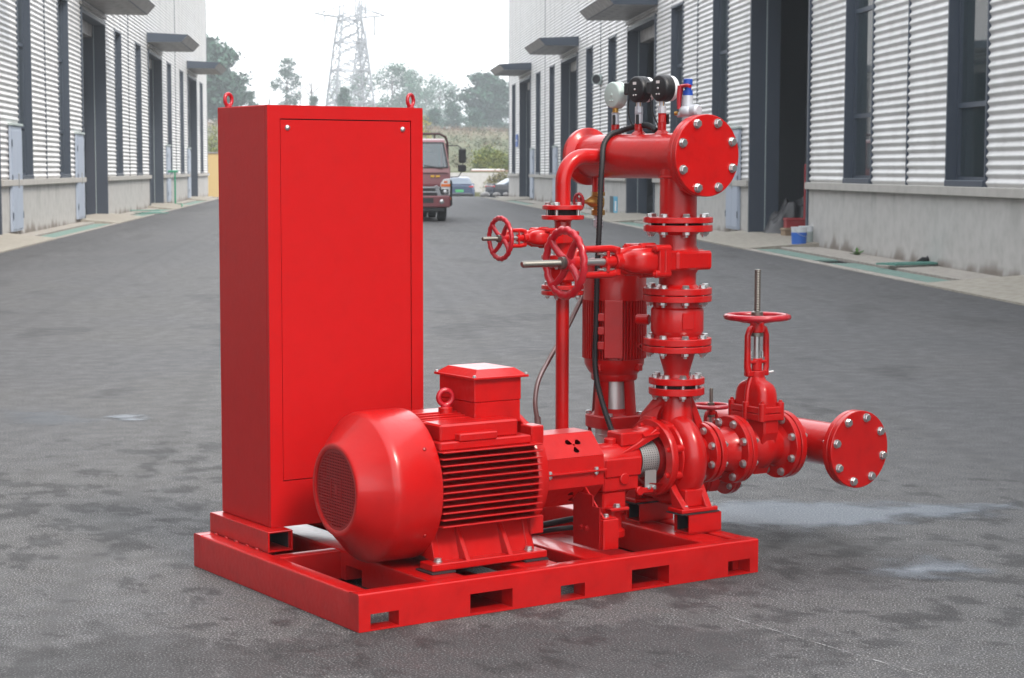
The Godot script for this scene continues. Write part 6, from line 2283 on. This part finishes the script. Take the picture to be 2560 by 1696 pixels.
func truck() -> void:
	# origin under the middle of the front bumper; local +z looks towards the camera
	var T := thing("lorry", "dark red flatbed lorry parked in the yard behind the pump, its front facing the camera", "lorry", Vector3(1.93, 0.0, -50.9), 0.03)
	var hw := 1.01
	# cab: side profile (z forward, y up), narrowing a little towards the roof
	var g := G.new()
	var prof := [Vector2(0.0, 0.72), Vector2(0.02, 1.0), Vector2(-0.02, 1.28), Vector2(-0.08, 1.44), Vector2(-0.42, 2.10), Vector2(-0.52, 2.17), Vector2(-0.72, 2.21), Vector2(-1.55, 2.20), Vector2(-1.60, 2.12), Vector2(-1.60, 0.72)]
	var wid := func(y: float) -> float: return hw - 0.02 - 0.10 * smoothstep(1.35, 2.2, y)
	for i in prof.size():
		var a: Vector2 = prof[i]
		var b: Vector2 = prof[(i + 1) % prof.size()]
		var nn := Vector3(0, -(b.x - a.x), (b.y - a.y)).normalized()
		if i == 3:
			# round the windscreen only the surround is sheet metal
			var w0: float = wid.call(a.y)
			var w1: float = wid.call(b.y)
			for s: float in [-1.0, 1.0]:
				g.quad(Vector3(s * w0, a.y, a.x), Vector3(s * (w0 - 0.05), a.y, a.x), Vector3(s * (w1 - 0.05), b.y, b.x), Vector3(s * w1, b.y, b.x), nn)
			continue
		var wa: float = wid.call(a.y)
		var wb: float = wid.call(b.y)
		g.quad(Vector3(-wa, a.y, a.x), Vector3(wa, a.y, a.x), Vector3(wb, b.y, b.x), Vector3(-wb, b.y, b.x), nn)
	for s: float in [-1.0, 1.0]:
		# the side, with an opening for the door glass
		var side := func(z: float, y: float) -> Vector3: return Vector3(s * wid.call(y), y, z)
		var N := Vector3(s, 0.08, 0)
		g.quad(side.call(0.0, 0.72), side.call(-1.6, 0.72), side.call(-1.6, 1.42), side.call(-0.07, 1.42), N)
		g.quad(side.call(-0.08, 1.42), side.call(-0.20, 1.42), side.call(-0.50, 2.05), side.call(-0.43, 2.10), N)
		g.quad(side.call(-1.2, 1.42), side.call(-1.6, 1.42), side.call(-1.6, 2.12), side.call(-1.2, 2.05), N)
		g.quad(side.call(-0.43, 2.05), side.call(-1.6, 2.05), side.call(-1.55, 2.20), side.call(-0.60, 2.19), N)
	var cab := put("cab", g, M.maroon, T)
	var pane := G.new()
	var y0 := 1.44
	var y1 := 2.10
	pane.quad(Vector3(-wid.call(y0) + 0.05, y0, -0.083), Vector3(wid.call(y0) - 0.05, y0, -0.083), Vector3(wid.call(y1) - 0.05, y1, -0.423), Vector3(-wid.call(y1) + 0.05, y1, -0.423), Vector3(0, 0.45, 0.9))
	put("windscreen", pane, M.windscreen, cab)
	for s: float in [-1.0, 1.0]:
		var sw := G.new()
		sw.quad(Vector3(s * (wid.call(1.42) - 0.01), 1.42, -0.2), Vector3(s * (wid.call(1.42) - 0.01), 1.42, -1.2), Vector3(s * (wid.call(2.05) - 0.01), 2.05, -1.2), Vector3(s * (wid.call(2.05) - 0.01), 2.05, -0.5), Vector3(s, 0.1, 0))
		put("side_window", sw, M.windscreen, cab)
		var seal := G.new()
		seal.tube([Vector3(s * (wid.call(y0) - 0.045), y0, -0.075), Vector3(s * (wid.call(y1) - 0.05), y1, -0.415)], 0.022, 6)
		put("pillar_trim", seal, M.vehicle_black, cab)
	var seal2 := G.new()
	seal2.tube([Vector3(-0.94, y0, -0.07), Vector3(0.94, y0, -0.07)], 0.02, 6)
	seal2.tube([Vector3(-0.86, y1, -0.415), Vector3(0.86, y1, -0.415)], 0.018, 6)
	put("screen_seal", seal2, M.vehicle_black, cab)
	var dash := G.new()
	dash.box(Vector3(0, 1.36, -0.35), Vector3(1.8, 0.12, 0.45), 0.03)
	put("dashboard", dash, M.vehicle_black, cab)
	for s in [-0.5, 0.5]:
		put("seat", G.new().box(Vector3(s, 1.45, -1.15), Vector3(0.5, 0.75, 0.18), 0.05).box(Vector3(s, 1.92, -1.15), Vector3(0.26, 0.18, 0.12), 0.04), M.seat_cloth, cab)
	put("rear_panel", G.new().box(Vector3(0, 1.6, -1.52), Vector3(1.7, 0.9, 0.04)), M.seat_cloth, cab)
	put("papers", G.new().box(Vector3(0.35, 1.44, -0.25), Vector3(0.35, 0.05, 0.2), 0.01), M.paper, cab)
	for s in [-0.45, 0.55]:
		put("wiper", G.new().tube([Vector3(s + 0.25, 1.41, -0.035), Vector3(s - 0.25, 1.50, -0.085)], 0.012, 6), M.vehicle_black, cab)
	# face
	put("panel_line", G.new().box(Vector3(0, 1.30, 0.0), Vector3(1.86, 0.012, 0.04)), M.maroon_dark, cab)
	var em := put("emblem", G.new().box(Vector3(0.52, 1.205, 0.02), Vector3(0.10, 0.055, 0.02), 0.004), M.yellow, cab)
	put("emblem_mark", G.new().box(Vector3(0.66, 1.205, 0.02), Vector3(0.11, 0.055, 0.02), 0.004), M.yellow, cab)
	var gr := G.new()
	gr.box(Vector3(0, 0.80, 0.005), Vector3(1.5, 0.28, 0.06), 0.01)
	var grille := put("grille", gr, M.vehicle_black, T)
	put("grille_bar", G.new().box(Vector3(0, 0.905, 0.03), Vector3(1.44, 0.05, 0.05), 0.012), M.grille_grey, grille)
	put("grille_bar", G.new().box(Vector3(0, 0.785, 0.035), Vector3(1.30, 0.045, 0.05), 0.012), M.grille_grey, grille)
	for s: float in [-1.0, 1.0]:
		put("grille_cheek", G.new().at(Transform3D(Basis(Vector3(0, 0, 1), s * 0.35), Vector3(s * 0.66, 0.82, 0.03))).box(Vector3.ZERO, Vector3(0.10, 0.30, 0.05), 0.015), M.grille_grey, grille)
		# lamps
		var lo := PackedVector2Array([Vector2(s * 0.70, 0.70), Vector2(s * 0.985, 0.70), Vector2(s * 0.995, 1.15), Vector2(s * 0.82, 1.13), Vector2(s * 0.73, 1.0)])
		var hl := put("headlight", G.new().extrude(lo, -0.10, 0.025, 0.01), M.lamp_glass, T)
		put("indicator", G.new().box(Vector3(s * 0.87, 0.965, 0.028), Vector3(0.24, 0.075, 0.02), 0.006), M.amber, hl)
		put("lamp_housing", G.new().box(Vector3(s * 0.84, 0.79, 0.026), Vector3(0.22, 0.15, 0.016), 0.006), M.vehicle_black, hl)
		put("lamp", G.new().at(fr(Vector3(s * 0.86, 0.79, 0.03), Vector3(0, 0, 1))).lathe([Vector2(0.062, 0), Vector2(0.058, 0.012), Vector2(0.03, 0.022), Vector2(0, 0.024)], 20), M.chrome, hl)
		put("top_lamp", G.new().box(Vector3(s * 0.87, 1.055, 0.028), Vector3(0.10, 0.05, 0.016), 0.01), M.amber, hl)
	var bp := G.new()
	bp.box(Vector3(0, 0.535, 0.03), Vector3(1.98, 0.31, 0.16), 0.03)
	var bump := put("bumper", bp, M.maroon, T)
	put("intake", G.new().box(Vector3(0, 0.565, 0.112), Vector3(1.08, 0.13, 0.012), 0.004), M.vehicle_black, bump)
	for s: float in [-1.0, 1.0]:
		put("fog_lamp", G.new().at(fr(Vector3(s * 0.76, 0.535, 0.108), Vector3(0, 0, 1))).lathe([Vector2(0.062, 0.0), Vector2(0.062, 0.006), Vector2(0.05, 0.014), Vector2(0, 0.018)], 20), M.chrome, bump)
		put("marker_lamp", G.new().box(Vector3(s * 0.995, 0.62, 0.02), Vector3(0.03, 0.07, 0.07), 0.01), M.amber, bump)
	put("under_plate", G.new().box(Vector3(0, 0.33, -0.1), Vector3(1.7, 0.14, 0.3), 0.03), M.vehicle_black, T)
	# mirrors on tube arms
	for s: float in [-1.0, 1.0]:
		var arm := G.new()
		arm.tube([Vector3(s * 0.95, 2.02, -0.45), Vector3(s * 1.22, 2.02, -0.2), Vector3(s * 1.34, 1.92, -0.12), Vector3(s * 1.34, 1.36, -0.12), Vector3(s * 1.22, 1.19, -0.15), Vector3(s * 0.98, 1.18, -0.25)], 0.014, 6)
		var ma := put("mirror_arm", arm, M.vehicle_black, T)
		put("mirror", G.new().box(Vector3(s * 1.33, 1.75, -0.10), Vector3(0.20, 0.38, 0.07), 0.03), M.vehicle_black, ma)
		put("wide_mirror", G.new().box(Vector3(s * 1.32, 1.42, -0.10), Vector3(0.22, 0.19, 0.08), 0.03), M.vehicle_black, ma)
	# roof rail and its hoop behind the cab
	var rl := G.new()
	rl.tube([Vector3(-1.07, 1.0, -1.72), Vector3(-1.07, 2.12, -1.72), Vector3(-1.02, 2.27, -1.72), Vector3(-0.86, 2.36, -1.72), Vector3(0.86, 2.36, -1.72), Vector3(1.02, 2.27, -1.72), Vector3(1.07, 2.12, -1.72), Vector3(1.07, 1.0, -1.72)], 0.032, 8)
	for x in [-0.75, -0.25, 0.25, 0.72]:
		rl.tube([Vector3(x, 2.22, -1.72), Vector3(x, 2.36, -1.72)], 0.02, 6)
	rl.box(Vector3(0, 1.55, -1.74), Vector3(2.1, 1.1, 0.04))
	put("headboard", rl, M.maroon_dark, T)
	# load bed
	var bed := G.new()
	bed.box(Vector3(0, 0.95, -4.1), Vector3(2.3, 0.14, 4.6))
	var bd := put("load_bed", bed, M.maroon_dark, T)
	for s: float in [-1.0, 1.0]:
		put("side_board", G.new().box(Vector3(s * 1.13, 1.22, -4.1), Vector3(0.05, 0.5, 4.6), 0.01), M.maroon_dark, bd)
		put("side_guard", G.new().box(Vector3(s * 1.14, 0.74, -1.95), Vector3(0.14, 0.72, 0.25), 0.03), M.vehicle_black, T)
		put("air_pipe", G.new().box(Vector3(s * 1.05, 1.20, -1.85), Vector3(0.12, 0.55, 0.18), 0.02), M.vehicle_black, T)
		put("mudguard", G.new().box(Vector3(s * 0.92, 0.66, -0.95), Vector3(0.30, 0.10, 0.95), 0.03), M.vehicle_black, T)
	put("chassis", G.new().box(Vector3(0, 0.62, -3.2), Vector3(0.8, 0.2, 5.8)), M.vehicle_black, T)
	put("axle", G.new().box(Vector3(0, 0.36, -0.95), Vector3(1.6, 0.12, 0.12)), M.vehicle_black, T)
	for s: float in [-1.0, 1.0]:
		wheel(T, Vector3(s * 0.84, 0.38, -0.95), 0.38, 0.22)
		wheel(T, Vector3(s * 0.62, 0.38, -4.9), 0.38, 0.22)
		wheel(T, Vector3(s * 0.88, 0.38, -4.9), 0.38, 0.22)


func cars() -> void:
	saloon("parked_car", "dark blue saloon car with a green plate, seen from behind beyond the lorry", Vector3(6.72, land(6.7, 110.5), -110.3), PI, M.car_blue, true)
	saloon("parked_car", "black saloon car parked across, half hidden by the right hall's far corner", Vector3(10.9, land(10.5, 110.5), -110.8), PI / 2 + 0.25, M.car_black, false)


# A saloon: local +z is forward, the origin on the ground in the middle.
func saloon(called: String, label: String, at: Vector3, turn: float, paint: Material, plated: bool) -> void:
	var c := thing(called, label, "car", at, turn, "cars parked at the end of the yard")
	var g := G.new()
	# stations along the length: z, half width, sill, belt line, roof line (0 where there is no cabin), half width of the roof
	var st := [[-2.38, 0.74, 0.40, 0.92], [-2.30, 0.84, 0.28, 1.0], [-1.9, 0.90, 0.22, 1.03], [-0.9, 0.92, 0.20, 0.98], [0.6, 0.92, 0.20, 0.96], [1.4, 0.91, 0.22, 0.90], [2.1, 0.86, 0.26, 0.76], [2.36, 0.72, 0.36, 0.62]]
	var ring := func(s: Array) -> Array:
		var w: float = s[1]
		var p := []
		for q in [[-0.86, s[2]], [-1.0, s[2] + 0.16], [-1.0, lerpf(s[2], s[3], 0.62)], [-0.94, s[3] - 0.06], [-0.84, s[3]], [0.0, s[3] + 0.03], [0.84, s[3]], [0.94, s[3] - 0.06], [1.0, lerpf(s[2], s[3], 0.62)], [1.0, s[2] + 0.16], [0.86, s[2]]]:
			p.append(Vector3(q[0] * w, q[1], s[0]))
		return p
	loft(g, st.map(ring))
	var body := put("body", g, paint, c)
	var cab := G.new()
	var cs := [[-1.75, 0.80, 1.02, 1.03], [-1.15, 0.82, 1.0, 1.34], [-0.55, 0.83, 0.98, 1.43], [0.2, 0.83, 0.97, 1.42], [0.75, 0.82, 0.96, 1.24], [1.25, 0.80, 0.93, 0.95]]
	var cring := func(s: Array) -> Array:
		var w: float = s[1]
		var top: float = w - 0.36 * (s[3] - s[2])
		return [Vector3(-w, s[2] - 0.02, s[0]), Vector3(-top, s[3] - 0.05, s[0]), Vector3(-top + 0.10, s[3], s[0]), Vector3(0, s[3] + 0.02, s[0]), Vector3(top - 0.10, s[3], s[0]), Vector3(top, s[3] - 0.05, s[0]), Vector3(w, s[2] - 0.02, s[0])]
	loft(cab, cs.map(cring))
	var gh := put("cabin_glass", cab, M.car_glass, c)
	var roof := G.new()
	loft(roof, [[-1.12, 0.83, 1.0, 1.352], [-0.55, 0.835, 0.98, 1.438], [0.2, 0.835, 0.97, 1.428], [0.55, 0.83, 0.96, 1.32]].map(func(s): return [Vector3(-s[1] + 0.36 * (s[3] - s[2]) - 0.006, s[3] - 0.06, s[0]), Vector3(-s[1] + 0.36 * (s[3] - s[2]) + 0.10, s[3], s[0]), Vector3(0, s[3] + 0.022, s[0]), Vector3(s[1] - 0.36 * (s[3] - s[2]) - 0.10, s[3], s[0]), Vector3(s[1] - 0.36 * (s[3] - s[2]) + 0.006, s[3] - 0.06, s[0])]))
	put("roof", roof, paint, c)
	put("boot_spoiler", G.new().box(Vector3(0, 1.035, -2.28), Vector3(1.5, 0.035, 0.14), 0.012), paint, c)
	put("light_bar", G.new().box(Vector3(0, 0.90, -2.375), Vector3(1.2, 0.04, 0.02), 0.006), M.lamp_red if not plated else M.car_glass, c)
	for s: float in [-1.0, 1.0]:
		put("tail_light", G.new().box(Vector3(s * 0.66, 0.89, -2.345), Vector3(0.28, 0.09, 0.09), 0.02), M.lamp_red, c)
		put("headlight", G.new().box(Vector3(s * 0.66, 0.62, 2.24), Vector3(0.3, 0.12, 0.14), 0.03), M.lamp_glass, c)
		wheel(c, Vector3(s * 0.80, 0.33, -1.42), 0.33, 0.22)
		wheel(c, Vector3(s * 0.80, 0.33, 1.42), 0.33, 0.22)
		put("door_mirror", G.new().box(Vector3(s * 0.98, 1.0, 0.75), Vector3(0.16, 0.12, 0.09), 0.03), paint, c)
	put("number_plate", G.new().box(Vector3(0, 0.66, -2.375), Vector3(0.46, 0.15, 0.03), 0.004), M.plate_green if plated else M.vehicle_black, c)
	put("rear_bumper", G.new().box(Vector3(0, 0.40, -2.34), Vector3(1.56, 0.20, 0.12), 0.03), M.vehicle_black, c)
	put("bumper_trim", G.new().box(Vector3(0, 0.52, -2.385), Vector3(1.3, 0.02, 0.03), 0.004), M.chrome, c)


func loft(g: G, rings: Array) -> void:
	var m: int = rings[0].size()
	for i in rings.size() - 1:
		for k in m - 1:
			var a: Vector3 = rings[i][k]
			var b: Vector3 = rings[i][k + 1]
			var d: Vector3 = rings[i + 1][k + 1]
			var e: Vector3 = rings[i + 1][k]
			var nn := (b - a).cross(e - a).normalized()
			var mid := (a + b + d + e) / 4
			if nn.dot(Vector3(mid.x, mid.y - 0.6, 0.001)) < 0:
				nn = -nn
			g.quad(a, b, d, e, nn)
	for r in [rings[0], rings[-1]]:
		var ctr := Vector3.ZERO
		for p in r:
			ctr += p / m
		var nn := Vector3(0, 0, -1) if r == rings[0] else Vector3(0, 0, 1)
		for k in m:
			g.tri(ctr, r[k], r[(k + 1) % m], nn)
